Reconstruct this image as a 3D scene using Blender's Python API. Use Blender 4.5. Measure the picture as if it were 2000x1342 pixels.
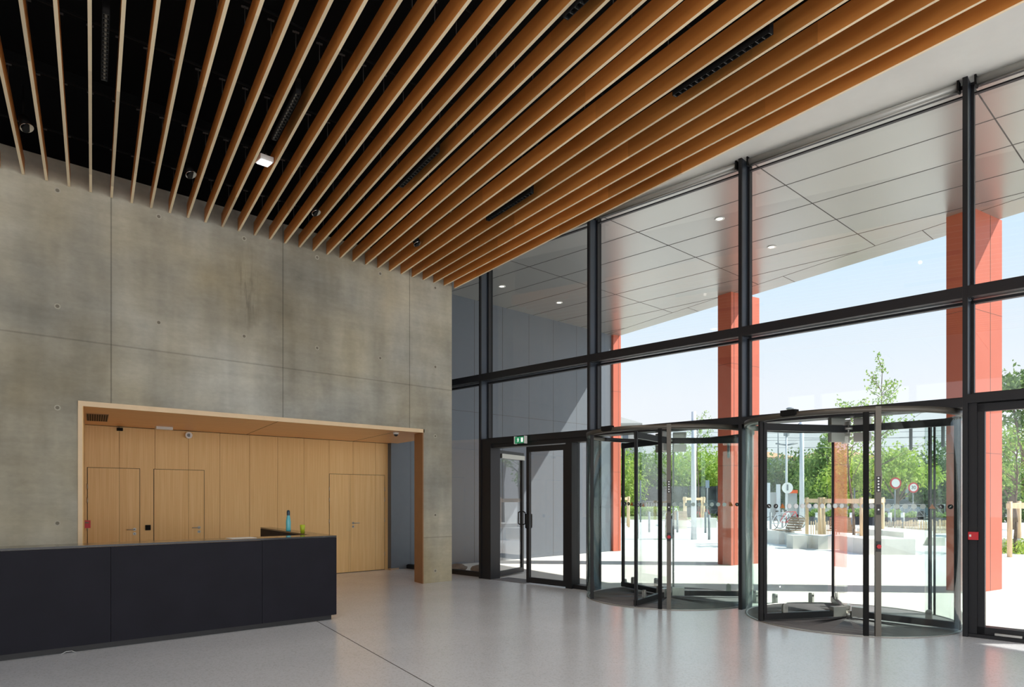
import bpy, math, random
from math import sin, cos, pi, radians as R_, sqrt, atan2
from mathutils import Vector, Matrix
for o in list(bpy.data.objects): bpy.data.objects.remove(o, do_unlink=True)
SC = bpy.context.scene; COL = SC.collection
# ------------------------------------------------------------ camera
# x runs along the concrete wall, y points into the depth, camera above the origin
FPX = 1333.0; EYE = 1.6
VX, VY = 0.6803, 0.7329          # horizontal view direction
cam = bpy.data.cameras.new('camera'); camo = bpy.data.objects.new('camera', cam); COL.objects.link(camo)
cam.sensor_width = 36; cam.lens = 36*FPX/2000; cam.shift_y = (971.5-671)/2000; cam.clip_end = 600; cam.clip_start = .05
camo.location = (0, 0, EYE); camo.rotation_euler = (pi/2, 0, atan2(VY, VX)-pi/2)
SC.camera = camo
# ------------------------------------------------------------ sky, sun, exposure
W = bpy.data.worlds.new('sky'); SC.world = W; W.use_nodes = True
nt = W.node_tree; nt.nodes.clear()
tc = nt.nodes.new('ShaderNodeTexCoord'); sx = nt.nodes.new('ShaderNodeSeparateXYZ'); rp = nt.nodes.new('ShaderNodeValToRGB')
bg = nt.nodes.new('ShaderNodeBackground'); wo = nt.nodes.new('ShaderNodeOutputWorld')
nt.links.new(tc.outputs['Generated'], sx.inputs[0]); nt.links.new(sx.outputs['Z'], rp.inputs[0])
nt.links.new(rp.outputs[0], bg.inputs[0]); nt.links.new(bg.outputs[0], wo.inputs[0])
cr = rp.color_ramp; cr.elements[0].position = 0.0; cr.elements[0].color = (.88, .895, .94, 1)
cr.elements[1].position = 1.0; cr.elements[1].color = (.30, .50, .85, 1)
for p, c in ((.14, (.84, .88, .95, 1)), (.34, (.60, .80, .97, 1))):
    e = cr.elements.new(p); e.color = c
bg.inputs[1].default_value = 1.1
sun = bpy.data.lights.new('sun', 'SUN'); suno = bpy.data.objects.new('sun', sun); COL.objects.link(suno)
sun.energy = 7.2; sun.angle = R_(.55); sun.color = (1, .95, .87)
suno.rotation_euler = Vector((-.474, .523, -.707)).to_track_quat('-Z', 'Y').to_euler()
# added area fill lights, standing just inside the unseen windows behind and left
def window_light(name, loc, rot, w, h, power, col=(1, .97, .93)):
    l = bpy.data.lights.new(name, 'AREA'); l.shape = 'RECTANGLE'; l.size = w; l.size_y = h; l.energy = power; l.color = col
    o = bpy.data.objects.new(name, l); COL.objects.link(o); o.location = loc; o.rotation_euler = rot
window_light('fill_light_back', (1.6, -8.95, 2.75), (-pi/2, 0, pi), 15.0, 4.8, 500)
window_light('fill_light_left', (-5.95, -3.6, 3.1), (0, -pi/2, 0), 4.2, 10.5, 230)
SC.view_settings.view_transform = 'Standard'; SC.view_settings.look = 'None'
SC.view_settings.exposure = 0.12; SC.view_settings.gamma = 1; SC.view_settings.use_curve_mapping = False
SC.cycles.transparent_max_bounces = 24; SC.cycles.max_bounces = 10; SC.cycles.diffuse_bounces = 5; SC.cycles.glossy_bounces = 5

# ------------------------------------------------------------ materials
def nodes(name):
    m = bpy.data.materials.new(name); m.use_nodes = True
    t = m.node_tree; b = t.nodes['Principled BSDF']; return m, t, b
def N(t, kind, **k):
    n = t.nodes.new(kind)
    for a, v in k.items(): setattr(n, a, v)
    return n
def link(t, a, b): t.links.new(a, b)
def pbr(name, col, rough=.5, metal=0, spec=.5, var=.0, scale=6, stretch=(1, 1, 1), bump=0, coat=0, rnd=0):
    m, t, b = nodes(name)
    b.inputs['Roughness'].default_value = rough; b.inputs['Metallic'].default_value = metal
    b.inputs['Specular IOR Level'].default_value = spec; b.inputs['Coat Weight'].default_value = coat
    c = (*col, 1); b.inputs['Base Color'].default_value = c
    if var or bump:
        co = N(t, 'ShaderNodeTexCoord'); mp = N(t, 'ShaderNodeMapping'); mp.inputs['Scale'].default_value = stretch
        no = N(t, 'ShaderNodeTexNoise'); no.inputs['Scale'].default_value = scale; no.inputs['Detail'].default_value = 5
        link(t, co.outputs['Object'], mp.inputs[0]); link(t, mp.outputs[0], no.inputs[0])
        if var:
            hs = N(t, 'ShaderNodeMapRange'); hs.inputs[1].default_value = .25; hs.inputs[2].default_value = .75
            hs.inputs[3].default_value = 1-var; hs.inputs[4].default_value = 1+var
            link(t, no.outputs[0], hs.inputs[0])
            mx = N(t, 'ShaderNodeVectorMath', operation='SCALE'); mx.inputs[0].default_value = col
            link(t, hs.outputs[0], mx.inputs['Scale'])
            out = mx.outputs[0]
            if rnd:
                oi = N(t, 'ShaderNodeObjectInfo'); m2 = N(t, 'ShaderNodeMapRange'); m2.inputs[3].default_value = 1-rnd; m2.inputs[4].default_value = 1+rnd
                link(t, oi.outputs['Random'], m2.inputs[0])
                m3 = N(t, 'ShaderNodeVectorMath', operation='SCALE'); link(t, out, m3.inputs[0]); link(t, m2.outputs[0], m3.inputs['Scale']); out = m3.outputs[0]
            link(t, out, b.inputs['Base Color'])
        if bump:
            bp = N(t, 'ShaderNodeBump'); bp.inputs['Strength'].default_value = bump; bp.inputs['Distance'].default_value = .01
            link(t, no.outputs[0], bp.inputs['Height']); link(t, bp.outputs[0], b.inputs['Normal'])
    return m
def emit(name, col, s):
    m, t, b = nodes(name); b.inputs['Base Color'].default_value = (*col, 1)
    b.inputs['Emission Color'].default_value = (*col, 1); b.inputs['Emission Strength'].default_value = s; return m
def glass(name, tint, base=.045, rough=0.0, graz=.8):
    m = bpy.data.materials.new(name); m.use_nodes = True; t = m.node_tree; t.nodes.clear()
    o = N(t, 'ShaderNodeOutputMaterial'); mx = N(t, 'ShaderNodeMixShader'); tr = N(t, 'ShaderNodeBsdfTransparent'); gl = N(t, 'ShaderNodeBsdfGlossy')
    tr.inputs[0].default_value = (*tint, 1); gl.inputs['Roughness'].default_value = rough; gl.inputs[0].default_value = (1, 1, 1, 1)
    lw = N(t, 'ShaderNodeLayerWeight'); lw.inputs[0].default_value = .5
    pw = N(t, 'ShaderNodeMath', operation='POWER'); pw.inputs[1].default_value = 5
    ml = N(t, 'ShaderNodeMath', operation='MULTIPLY_ADD'); ml.inputs[1].default_value = graz; ml.inputs[2].default_value = base
    link(t, lw.outputs['Facing'], pw.inputs[0]); link(t, pw.outputs[0], ml.inputs[0]); link(t, ml.outputs[0], mx.inputs[0])
    link(t, tr.outputs[0], mx.inputs[1]); link(t, gl.outputs[0], mx.inputs[2]); link(t, mx.outputs[0], o.inputs[0]); return m

def concrete():
    m, t, b = nodes('board_formed_concrete'); b.inputs['Roughness'].default_value = .72; b.inputs['Specular IOR Level'].default_value = .3
    co = N(t, 'ShaderNodeTexCoord')
    def noise(sc, st, det=6, rough=.6):
        mp = N(t, 'ShaderNodeMapping'); mp.inputs['Scale'].default_value = st; n = N(t, 'ShaderNodeTexNoise')
        n.inputs['Scale'].default_value = sc; n.inputs['Detail'].default_value = det; n.inputs['Roughness'].default_value = rough
        link(t, co.outputs['Object'], mp.inputs[0]); link(t, mp.outputs[0], n.inputs[0]); return n.outputs[0]
    def mr(x, a, b_, c, d):
        n = N(t, 'ShaderNodeMapRange'); n.inputs[1].default_value = a; n.inputs[2].default_value = b_; n.inputs[3].default_value = c; n.inputs[4].default_value = d
        link(t, x, n.inputs[0]); return n.outputs[0]
    def mul(a, b_):
        n = N(t, 'ShaderNodeMath', operation='MULTIPLY'); link(t, a, n.inputs[0]); link(t, b_, n.inputs[1]); return n.outputs[0]
    blot = mr(noise(.5, (1, 1, 1.2)), .3, .7, .62, 1.32)
    strk = mr(noise(1.1, (.35, 1, 6), 3), .3, .7, .93, 1.06)
    vert = mr(noise(.9, (2.2, 1, .3), 3), .32, .7, 1.12, .80)
    fine = mr(noise(16, (.7, 1, 1.2), 6), .3, .7, .94, 1.05)
    f = mul(mul(blot, strk), mul(vert, fine))
    sp = N(t, 'ShaderNodeSeparateXYZ'); link(t, co.outputs['Object'], sp.inputs[0])
    def seam(out, off, per, w, dark):
        a = N(t, 'ShaderNodeMath', operation='ADD'); a.inputs[1].default_value = -off+per*100+per/2; link(t, out, a.inputs[0])
        md = N(t, 'ShaderNodeMath', operation='MODULO'); md.inputs[1].default_value = per; link(t, a.outputs[0], md.inputs[0])
        s = N(t, 'ShaderNodeMath', operation='SUBTRACT'); s.inputs[1].default_value = per/2; link(t, md.outputs[0], s.inputs[0])
        ab = N(t, 'ShaderNodeMath', operation='ABSOLUTE'); link(t, s.outputs[0], ab.inputs[0])
        return mr(ab.outputs[0], w*.4, w, dark, 1)
    f = mul(f, seam(sp.outputs['X'], 2.29, 2.4, .011, .55)); f = mul(f, seam(sp.outputs['Z'], .85, 2.8, .014, .74))
    # water stain below the ceiling
    sv = N(t, 'ShaderNodeVectorMath', operation='SUBTRACT'); sv.inputs[1].default_value = (4.12, 10.38, 4.75); link(t, co.outputs['Object'], sv.inputs[0])
    sc = N(t, 'ShaderNodeVectorMath', operation='MULTIPLY'); sc.inputs[1].default_value = (4.5, 0, 1.25); link(t, sv.outputs[0], sc.inputs[0])
    ln = N(t, 'ShaderNodeVectorMath', operation='LENGTH'); link(t, sc.outputs[0], ln.inputs[0])
    st = mr(ln.outputs['Value'], .1, 1.0, 1, 0)
    stn = mul(st, mr(noise(4, (3, 1, .45)), .44, .58, 0, 1))
    f = mul(f, mr(stn, 0, 1, 1, .55))
    colr = N(t, 'ShaderNodeMix', data_type='RGBA'); colr.inputs['A'].default_value = (.40, .345, .225, 1); colr.inputs['B'].default_value = (.44, .44, .395, 1)
    link(t, mr(noise(.35, (1, 1, 1), 3), .35, .65, 0, 1), colr.inputs['Factor'])
    v = N(t, 'ShaderNodeVectorMath', operation='SCALE'); link(t, colr.outputs['Result'], v.inputs[0]); link(t, f, v.inputs['Scale'])
    link(t, v.outputs[0], b.inputs['Base Color'])
    bp = N(t, 'ShaderNodeBump'); bp.inputs['Strength'].default_value = .25; bp.inputs['Distance'].default_value = .01
    link(t, f, bp.inputs['Height']); link(t, bp.outputs[0], b.inputs['Normal']); return m

def veneer(name, c1, c2, axis, seg=0, fine=60, rough=.45):
    """wood with grain along one local axis; seg = length of veneer leaves along that axis"""
    m, t, b = nodes(name); b.inputs['Roughness'].default_value = rough; b.inputs['Specular IOR Level'].default_value = .35
    co = N(t, 'ShaderNodeTexCoord'); mp = N(t, 'ShaderNodeMapping'); s = [fine/10]*3; s[axis] = .35
    mp.inputs['Scale'].default_value = s; n = N(t, 'ShaderNodeTexNoise'); n.inputs['Scale'].default_value = 3; n.inputs['Detail'].default_value = 7
    link(t, co.outputs['Object'], mp.inputs[0]); link(t, mp.outputs[0], n.inputs[0])
    mx = N(t, 'ShaderNodeMix', data_type='RGBA'); mx.inputs['A'].default_value = (*c1, 1); mx.inputs['B'].default_value = (*c2, 1)
    r = N(t, 'ShaderNodeMapRange'); r.inputs[1].default_value = .3; r.inputs[2].default_value = .7; link(t, n.outputs[0], r.inputs[0]); link(t, r.outputs[0], mx.inputs['Factor'])
    out = mx.outputs['Result']
    if seg:
        sp = N(t, 'ShaderNodeSeparateXYZ'); link(t, co.outputs['Object'], sp.inputs[0]); oi = N(t, 'ShaderNodeObjectInfo')
        a = N(t, 'ShaderNodeMath', operation='MULTIPLY_ADD'); a.inputs[1].default_value = 1/seg; link(t, sp.outputs[axis], a.inputs[0]); 
        m9 = N(t, 'ShaderNodeMath', operation='MULTIPLY'); m9.inputs[1].default_value = 37; link(t, oi.outputs['Random'], m9.inputs[0]); link(t, m9.outputs[0], a.inputs[2])
        fl = N(t, 'ShaderNodeMath', operation='FLOOR'); link(t, a.outputs[0], fl.inputs[0])
        wn = N(t, 'ShaderNodeTexWhiteNoise', noise_dimensions='1D'); link(t, fl.outputs[0], wn.inputs['W'])
        r2 = N(t, 'ShaderNodeMapRange'); r2.inputs[3].default_value = .82; r2.inputs[4].default_value = 1.14; link(t, wn.outputs[0], r2.inputs[0])
        v = N(t, 'ShaderNodeVectorMath', operation='SCALE'); link(t, out, v.inputs[0]); link(t, r2.outputs[0], v.inputs['Scale']); out = v.outputs[0]
    link(t, out, b.inputs['Base Color']); return m

def leafmat(name, c1, c2):
    m, t, b = nodes(name); b.inputs['Roughness'].default_value = .55; b.inputs['Specular IOR Level'].default_value = .25
    g = N(t, 'ShaderNodeNewGeometry'); mx = N(t, 'ShaderNodeMix', data_type='RGBA'); mx.inputs['A'].default_value = (*c1, 1); mx.inputs['B'].default_value = (*c2, 1)
    link(t, g.outputs['Random Per Island'], mx.inputs['Factor']); link(t, mx.outputs['Result'], b.inputs['Base Color'])
    tl = N(t, 'ShaderNodeBsdfTranslucent'); link(t, mx.outputs['Result'], tl.inputs[0]); ms = N(t, 'ShaderNodeMixShader'); ms.inputs[0].default_value = .35
    link(t, b.outputs[0], ms.inputs[1]); link(t, tl.outputs[0], ms.inputs[2]); link(t, ms.outputs[0], t.nodes['Material Output'].inputs[0]); return m

M = {}
M['concrete'] = concrete()
M['hole'] = pbr('tie_hole_shadow', (.20, .18, .14), .9); M['cone'] = pbr('tie_cone', (.46, .43, .35), .7)
M['slat'] = veneer('maple_veneer', (.54, .205, .046), (.67, .285, .070), 1, 2.42, 40, .42)
M['slat_edge'] = veneer('birch_edge', (.86, .68, .44), (.92, .76, .52), 1, 2.42, 20, .5)
M['bamboo'] = veneer('bamboo_panel', (.78, .49, .20), (.89, .61, .29), 2, 0, 220, .45)
M['bamboo_x'] = veneer('bamboo_ceiling', (.80, .43, .18), (.88, .51, .23), 0, 0, 60, .35)
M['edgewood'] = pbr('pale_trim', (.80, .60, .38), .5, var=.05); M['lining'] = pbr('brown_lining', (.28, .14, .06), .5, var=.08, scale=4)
M['gap'] = pbr('joint_shadow', (.03, .02, .012), .9)
M['floor'] = None
m, t, b = nodes('polished_terrazzo'); M['floor'] = m
co = N(t, 'ShaderNodeTexCoord')
v1 = N(t, 'ShaderNodeTexVoronoi'); v1.inputs['Scale'].default_value = 70; n1 = N(t, 'ShaderNodeTexNoise'); n1.inputs['Scale'].default_value = .9; n1.inputs['Detail'].default_value = 6
link(t, co.outputs['Object'], v1.inputs[0]); link(t, co.outputs['Object'], n1.inputs[0])
ra = N(t, 'ShaderNodeValToRGB'); link(t, v1.outputs['Color'], ra.inputs[0])
ra.color_ramp.elements[0].color = (.60, .605, .63, 1); ra.color_ramp.elements[1].color = (.70, .71, .75, 1); ra.color_ramp.elements[0].position = .15; ra.color_ramp.elements[1].position = .45
rr = N(t, 'ShaderNodeMapRange'); rr.inputs[1].default_value = .3; rr.inputs[2].default_value = .7; rr.inputs[3].default_value = .97; rr.inputs[4].default_value = 1.03
link(t, n1.outputs[0], rr.inputs[0]); vv = N(t, 'ShaderNodeVectorMath', operation='SCALE'); link(t, ra.outputs[0], vv.inputs[0]); link(t, rr.outputs[0], vv.inputs['Scale']); link(t, vv.outputs[0], b.inputs['Base Color'])
r3 = N(t, 'ShaderNodeMapRange'); r3.inputs[1].default_value = .3; r3.inputs[2].default_value = .7; r3.inputs[3].default_value = .2; r3.inputs[4].default_value = .24; link(t, n1.outputs[0], r3.inputs[0]); link(t, r3.outputs[0], b.inputs['Roughness'])
b.inputs['Specular IOR Level'].default_value = .8; b.inputs['IOR'].default_value = 1.55
M['black_ceiling'] = pbr('black_painted_void', (.006, .006, .006), .95, spec=.05)
M['black_metal'] = pbr('black_metal', (.006, .006, .006), .7, spec=.2); M['rod'] = pbr('hanger_rod', (.06, .055, .05), .6)
M['white'] = pbr('white_plaster', (.74, .74, .70), .85, var=.02); M['white_plastic'] = pbr('white_plastic', (.8, .8, .78), .4)
M['frame'] = pbr('anthracite_aluminium', (.012, .012, .014), .45, .0, .35); M['frame_in'] = pbr('anthracite_gasket', (.007, .007, .008), .6, spec=.2)
M['frame_side'] = pbr('brushed_anthracite_lit', (.04, .052, .07), .32, .3, .6, var=.1, scale=3, stretch=(4, 4, .3))  # frame tone made lighter and bluer, daylight on side faces put into the colour
M['bronze'] = pbr('bronze_post', (.105, .095, .08), .4, .5); M['steel'] = pbr('stainless_steel', (.44, .43, .40), .38, .85)
M['alu'] = pbr('anodised_tube', (.50, .50, .47), .42, .45); M['chrome'] = pbr('chrome', (.8, .8, .8), .12, 1)
M['glass'] = glass('clear_pane', (.965, .975, .97), .04); M['drum_glass'] = glass('curved_glass', (.90, .95, .935), .03, graz=.22)
M['desk'] = pbr('charcoal_laminate', (.011, .0108, .017), .6, spec=.18, var=.15, scale=3); M['desk_top'] = pbr('charcoal_top', (.012, .012, .014), .12, spec=.6); M['plinth'] = pbr('desk_plinth', (.012, .012, .014), .5)
M['mat'] = pbr('ribbed_mat', (.17, .165, .17), .9, var=.5, scale=7, stretch=(7, .15, 1))
M['soffit'] = pbr('satin_grey_panel', (.36, .355, .33), .28, .55, .5); M['seam'] = pbr('panel_seam', (.06, .055, .05), .8)
M['greypanel'] = pbr('grey_cladding', (.125, .145, .17), .5, .2, var=.03); M['orange'] = pbr('orange_panel', (.53, .125, .072), .5, var=.04, scale=2)
M['paving'] = pbr('pale_paving', (.76, .74, .70), .85, var=.05, scale=.6); M['asphalt'] = pbr('grey_asphalt', (.30, .29, .28), .9, var=.06)
M['cblock'] = pbr('cast_concrete', (.80, .78, .72), .85, var=.06, scale=3); M['timber'] = pbr('raw_timber', (.80, .57, .35), .8, var=.15, scale=4, stretch=(5, 5, .6))
M['seatwood'] = pbr('weathered_slats', (.42, .30, .20), .8, var=.1); M['polewhite'] = pbr('white_mast', (.66, .68, .72), .6); M['polegrey'] = pbr('grey_post', (.22, .24, .26), .5)
M['red'] = pbr('red_plastic', (.55, .02, .03), .45); M['redbox'] = M['red']; M['orange_sign'] = pbr('orange_head', (.90, .14, .04), .5); M['kiosk'] = pbr('grey_totem', (.42, .42, .42), .5)
M['green_sign'] = emit('exit_green', (.02, .22, .10), .5); M['sign_white'] = emit('exit_white', (.85, .95, .88), .7)
M['sticker'] = pbr('frosted_dot', (.93, .94, .96), .6); M['sticker_black'] = pbr('sticker_black', (.02, .02, .02), .5); M['sticker_orange'] = pbr('sticker_orange', (.55, .17, .03), .5)
M['louvre'] = pbr('dark_reflector', (.10, .10, .10), .25, .8); M['teal'] = pbr('teal_plastic', (.10, .48, .55), .25, spec=.6); M['teal_dark'] = pbr('dark_cap', (.01, .04, .07), .4); M['lime'] = pbr('lime_plastic', (.42, .50, .02), .4); M['paper'] = pbr('paper', (.85, .84, .8), .8)
M['lamp_on'] = emit('downlight_lens', (1, .95, .86), 2.2); M['flood'] = emit('floodlight_lens', (.95, .95, 1), 3.0); M['led'] = emit('led_glint', (1, .85, .65), .8)
M['bark'] = pbr('bark', (.16, .12, .09), .9, var=.2); M['leaf_light'] = leafmat('leaf_lime', (.30, .46, .07), (.58, .68, .16)); M['leaf_mid'] = leafmat('leaf_mid', (.16, .30, .07), (.40, .54, .14))
M['leaf_dark'] = leafmat('leaf_dark', (.09, .18, .06), (.26, .37, .12)); M['leaf_conif'] = leafmat('leaf_conifer', (.15, .28, .08), (.44, .56, .17))
M['hoard'] = pbr('painted_hoarding', (.12, .115, .13), .8, var=.7, scale=1.2); M['bldg'] = pbr('pale_render', (.34, .34, .32), .9); M['bldg_blue'] = pbr('bluish_render', (.34, .41, .50), .9); M['roof'] = pbr('orange_tiles', (.62, .36, .20), .9); M['pane_dark'] = pbr('dark_pane', (.10, .12, .14), .3)
M['car_white'] = pbr('car_white', (.72, .73, .75), .25, .1, coat=.6); M['car_blue'] = pbr('car_blue_grey', (.25, .32, .40), .25, .3, coat=.6); M['car_dark'] = pbr('car_dark', (.05, .055, .07), .25, .3, coat=.6)
M['tyre'] = pbr('rubber', (.02, .02, .02), .8); M['rock'] = pbr('brown_stone', (.17, .13, .11), .9, var=.3); M['dirtgreen'] = pbr('verge_grass', (.22, .26, .10), .95, var=.3, scale=2)
M['backwall'] = pbr('warm_white_wall', (.70, .68, .64), .9)

# ------------------------------------------------------------ mesh helpers
WL = {}
class MB:
    def __init__(s): s.v = []; s.f = []; s.m = []; s.sm = []
    def add(s, vs, fs, mi=0, smooth=False):
        k = len(s.v); s.v += [tuple(v) for v in vs]
        for f in fs: s.f.append([k+i for i in f]); s.m.append(mi); s.sm.append(smooth)
        return s
    def prism(s, poly, z0, z1, mi=0, mb=None, mt=None):
        n = len(poly); a = sum(poly[i][0]*poly[(i+1) % n][1]-poly[(i+1) % n][0]*poly[i][1] for i in range(n))
        if a < 0: poly = poly[::-1]
        vs = [(x, y, z0) for x, y in poly]+[(x, y, z1) for x, y in poly]
        s.add(vs, [[i, (i+1) % n, n+(i+1) % n, n+i] for i in range(n)], mi)
        k = len(s.v)-2*n
        s.f.append([k+i for i in range(n)][::-1]); s.m.append(mi if mb is None else mb); s.sm.append(False)
        s.f.append([k+n+i for i in range(n)]); s.m.append(mi if mt is None else mt); s.sm.append(False); return s
    def box(s, x0, x1, y0, y1, z0, z1, mi=0, **k): return s.prism([(x0, y0), (x1, y0), (x1, y1), (x0, y1)], z0, z1, mi, **k)
    def ob(s, P, a, b, a0, a1, b0, b1, z0, z1, mi=0, **k):
        q = lambda i, j: (P[0]+a[0]*i+b[0]*j, P[1]+a[1]*i+b[1]*j)
        return s.prism([q(a0, b0), q(a1, b0), q(a1, b1), q(a0, b1)], z0, z1, mi, **k)
    def cyl(s, p0, p1, r, n=12, r1=None, mi=0, cap=True, smooth=True):
        p0 = Vector(p0); p1 = Vector(p1); r1 = r if r1 is None else r1; q = (p1-p0).to_track_quat('Z', 'Y'); vs = []
        for p, rr in ((p0, r), (p1, r1)):
            for i in range(n):
                a = 2*pi*i/n; vs.append(p+q @ Vector((cos(a)*rr, sin(a)*rr, 0)))
        s.add(vs, [[i, (i+1) % n, n+(i+1) % n, n+i] for i in range(n)], mi, smooth)
        if cap:
            k = len(s.v)-2*n
            s.f.append([k+i for i in range(n)][::-1]); s.m.append(mi); s.sm.append(False); s.f.append([k+n+i for i in range(n)]); s.m.append(mi); s.sm.append(False)
        return s
    def tube(s, pts, r, n=8, mi=0):
        for a, b in zip(pts, pts[1:]): s.cyl(a, b, r, n, mi=mi)
        return s
    def lathe(s, c, prof, n=20, mi=0):
        vs = []; m = len(prof)
        for r, z in prof:
            for i in range(n): a = 2*pi*i/n; vs.append((c[0]+r*cos(a), c[1]+r*sin(a), c[2]+z))
        return s.add(vs, [[j*n+i, j*n+(i+1) % n, (j+1)*n+(i+1) % n, (j+1)*n+i] for j in range(m-1) for i in range(n)], mi, True)
    def arc(s, c, r0, r1, a0, a1, z0, z1, n=24, mi=0, fr=None):
        """ring sector between two radii; angles in degrees in frame fr=(n,d)"""
        e0, e1 = fr; pts = []
        def P(r, a): return (c[0]+r*(e0[0]*cos(a)+e1[0]*sin(a)), c[1]+r*(e0[1]*cos(a)+e1[1]*sin(a)))
        full = abs(a1-a0) >= 359.9
        for i in range(n+1):
            a = R_(a0+(a1-a0)*i/n); pts.append((P(r0, a), P(r1, a)))
        vs = []
        for p, q in pts: vs += [(*p, z0), (*q, z0), (*q, z1), (*p, z1)]
        fs = []
        for i in range(n):
            k = 4*i
            for j in range(4): fs.append([k+j, k+(j+1) % 4, k+4+(j+1) % 4, k+4+j])
        k = len(s.v); s.add(vs, fs, mi, True)
        if not full:
            for e in (0, n): s.f.append([k+4*e+j for j in range(4)]); s.m.append(mi); s.sm.append(False)
        return s
    def ball(s, c, r, mi=0, n=12, sq=(1, 1, 1), jit=0, seed=0):
        rd = random.Random(seed); vs = []; h = n//2
        for j in range(h+1):
            for i in range(n):
                a = 2*pi*i/n; b_ = pi*j/h; k = 1+(rd.random()-.5)*jit
                vs.append((c[0]+r*sq[0]*k*sin(b_)*cos(a), c[1]+r*sq[1]*k*sin(b_)*sin(a), c[2]+r*sq[2]*k*cos(b_)))
        return s.add(vs, [[j*n+i, (j+1)*n+i, (j+1)*n+(i+1) % n, j*n+(i+1) % n] for j in range(h) for i in range(n)], mi, True)
    def disc(s, c, nrm, r, n=14, mi=0, th=.002):
        nr = Vector(nrm).normalized(); c = Vector(c); return s.cyl(c, c+nr*th, r, n, mi=mi, smooth=False)
    def leaf(s, c, r, rd, mi=0):
        a = Vector((rd.gauss(0, 1), rd.gauss(0, 1), rd.gauss(0, .7))).normalized(); b_ = a.orthogonal().normalized(); b_ = Matrix.Rotation(rd.random()*6.28, 3, a) @ b_; c = Vector(c)
        w = a.cross(b_)
        return s.add([c-b_*r, c+w*r*.5, c+b_*r, c-w*r*.5], [[0, 1, 2, 3]], mi)
    def build(s, name, mats, parent=None, shift=True):
        o3 = WL.get(parent.name, (0, 0, 0)) if (parent is not None and shift) else (0, 0, 0)
        me = bpy.data.meshes.new(name); me.from_pydata([(x-o3[0], y-o3[1], z-o3[2]) for x, y, z in s.v], [], s.f)
        if not isinstance(mats, (list, tuple)): mats = [mats]
        for q in mats: me.materials.append(M[q] if isinstance(q, str) else q)
        me.polygons.foreach_set('material_index', s.m); me.polygons.foreach_set('use_smooth', s.sm); me.update()
        o = bpy.data.objects.new(name, me); COL.objects.link(o)
        if parent is not None: o.parent = parent; WL[o.name] = o3
        return o
def tag(o, label=None, cat=None, group=None, kind=None):
    if label: o['label'] = label
    if cat: o['category'] = cat
    if group: o['group'] = group
    if kind: o['kind'] = kind
    return o
def thing(name, label, cat, loc=(0, 0, 0), group=None, kind=None, rz=0):
    e = bpy.data.objects.new(name, None); COL.objects.link(e); e.empty_display_size = .1
    e.location = loc; e.rotation_euler = (0, 0, rz); WL[e.name] = tuple(loc); return tag(e, label, cat, group, kind)
def struct(name, mb, mats, label=None):
    o = mb.build(name, mats); o['kind'] = 'structure'
    if label: o['label'] = label
    return o
def dup(root, loc=None, rz=None, label=None, group=None):
    def cp(o, par):
        c = o.copy(); COL.objects.link(c); c.parent = par
        for ch in o.children: cp(ch, c)
        return c
    r = cp(root, None)
    if loc: r.location = loc
    if rz is not None: r.rotation_euler = (0, 0, rz)
    if label: r['label'] = label
    if group: r['group'] = group
    return r
ORD = 'first second third fourth fifth sixth seventh eighth ninth tenth eleventh twelfth thirteenth fourteenth fifteenth sixteenth seventeenth eighteenth nineteenth twentieth twenty-first twenty-second twenty-third twenty-fourth twenty-fifth twenty-sixth twenty-seventh twenty-eighth twenty-ninth thirtieth thirty-first thirty-second thirty-third thirty-fourth'.split()
def at(px, D, z=0.0):
    """ground point seen in direction px at distance D in front of the viewer"""
    t = (px-1000)/FPX*D; return (VX*D+VY*t, VY*D-VX*t, z)
def zy(y, D): return EYE+(971.5-y)/FPX*D

# ------------------------------------------------------------ facade frame
M4 = (9.143, 2.23); fd = (-.056, .99843); fn = (.99843, .056)
def FP(s, t, z=None):
    p = (M4[0]+fd[0]*s+fn[0]*t, M4[1]+fd[1]*s+fn[1]*t); return p if z is None else (*p, z)
def fbox(mb, s0, s1, t0, t1, z0, z1, mi=0, **k): return mb.ob(M4, fd, fn, s0, s1, t0, t1, z0, z1, mi, **k)
MS = [-10.8, -8.1, -5.4, -2.7, 0, 2.714, 5.422, 8.105, 10.8]
u = (.196, .981); p_ = (.981, -.196)         # the building's second, skewed grid direction
YW = 10.38; ZC = 6.43; ZB = 7.1

# ------------------------------------------------------------ floor, ground, big walls
mb = MB(); mb.prism([(-6, -9), FP(-11.25, .3), FP(10.9, .3), (2.2, 13.3), (-6, 13.3)], -.12, 0)
struct('floor', mb, 'floor')
mb = MB(); mb.ob((4.111, 7.989), (.2, .98), (.98, -.2), -12, 2.4, -.004, .004, 0, .0015); struct('trim_floor_joint', mb, 'seam')
mb = MB(); mb.prism([FP(-60, .3), (300, -120), (300, 300), (-40, 300), (-40, 13.4), FP(10.9, .3)], -.12, -.004); struct('ground_plaza', mb, 'paving')
mb = MB()
for (x0, x1, z0, z1) in ((-6, 1.905, 0, 2.862), (7.40, 8.06, 0, 2.862), (-6, 8.06, 2.862, ZB)):
    mb.prism([(x0, YW), (x1, YW), (x1+.07, YW+.36), (x0+.07, YW+.36)], z0, z1)
for i in range(-5, 6):
    for z in (.22, 1.268, 2.75, 4.05, 5.535):
        x = 1.681+1.197*i
        if 1.905 < x < 7.40 and z < 2.9: continue
        c = (x, YW, z); mb.cyl((x, YW+.01, z), (x, YW-.004, z), .030, 16, .036, mi=2); mb.disc((x, YW-.003, z), (0, -1, 0), .022, 14, 1, .002)
struct('wall_concrete', mb, ['concrete', 'hole', 'cone'])
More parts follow.
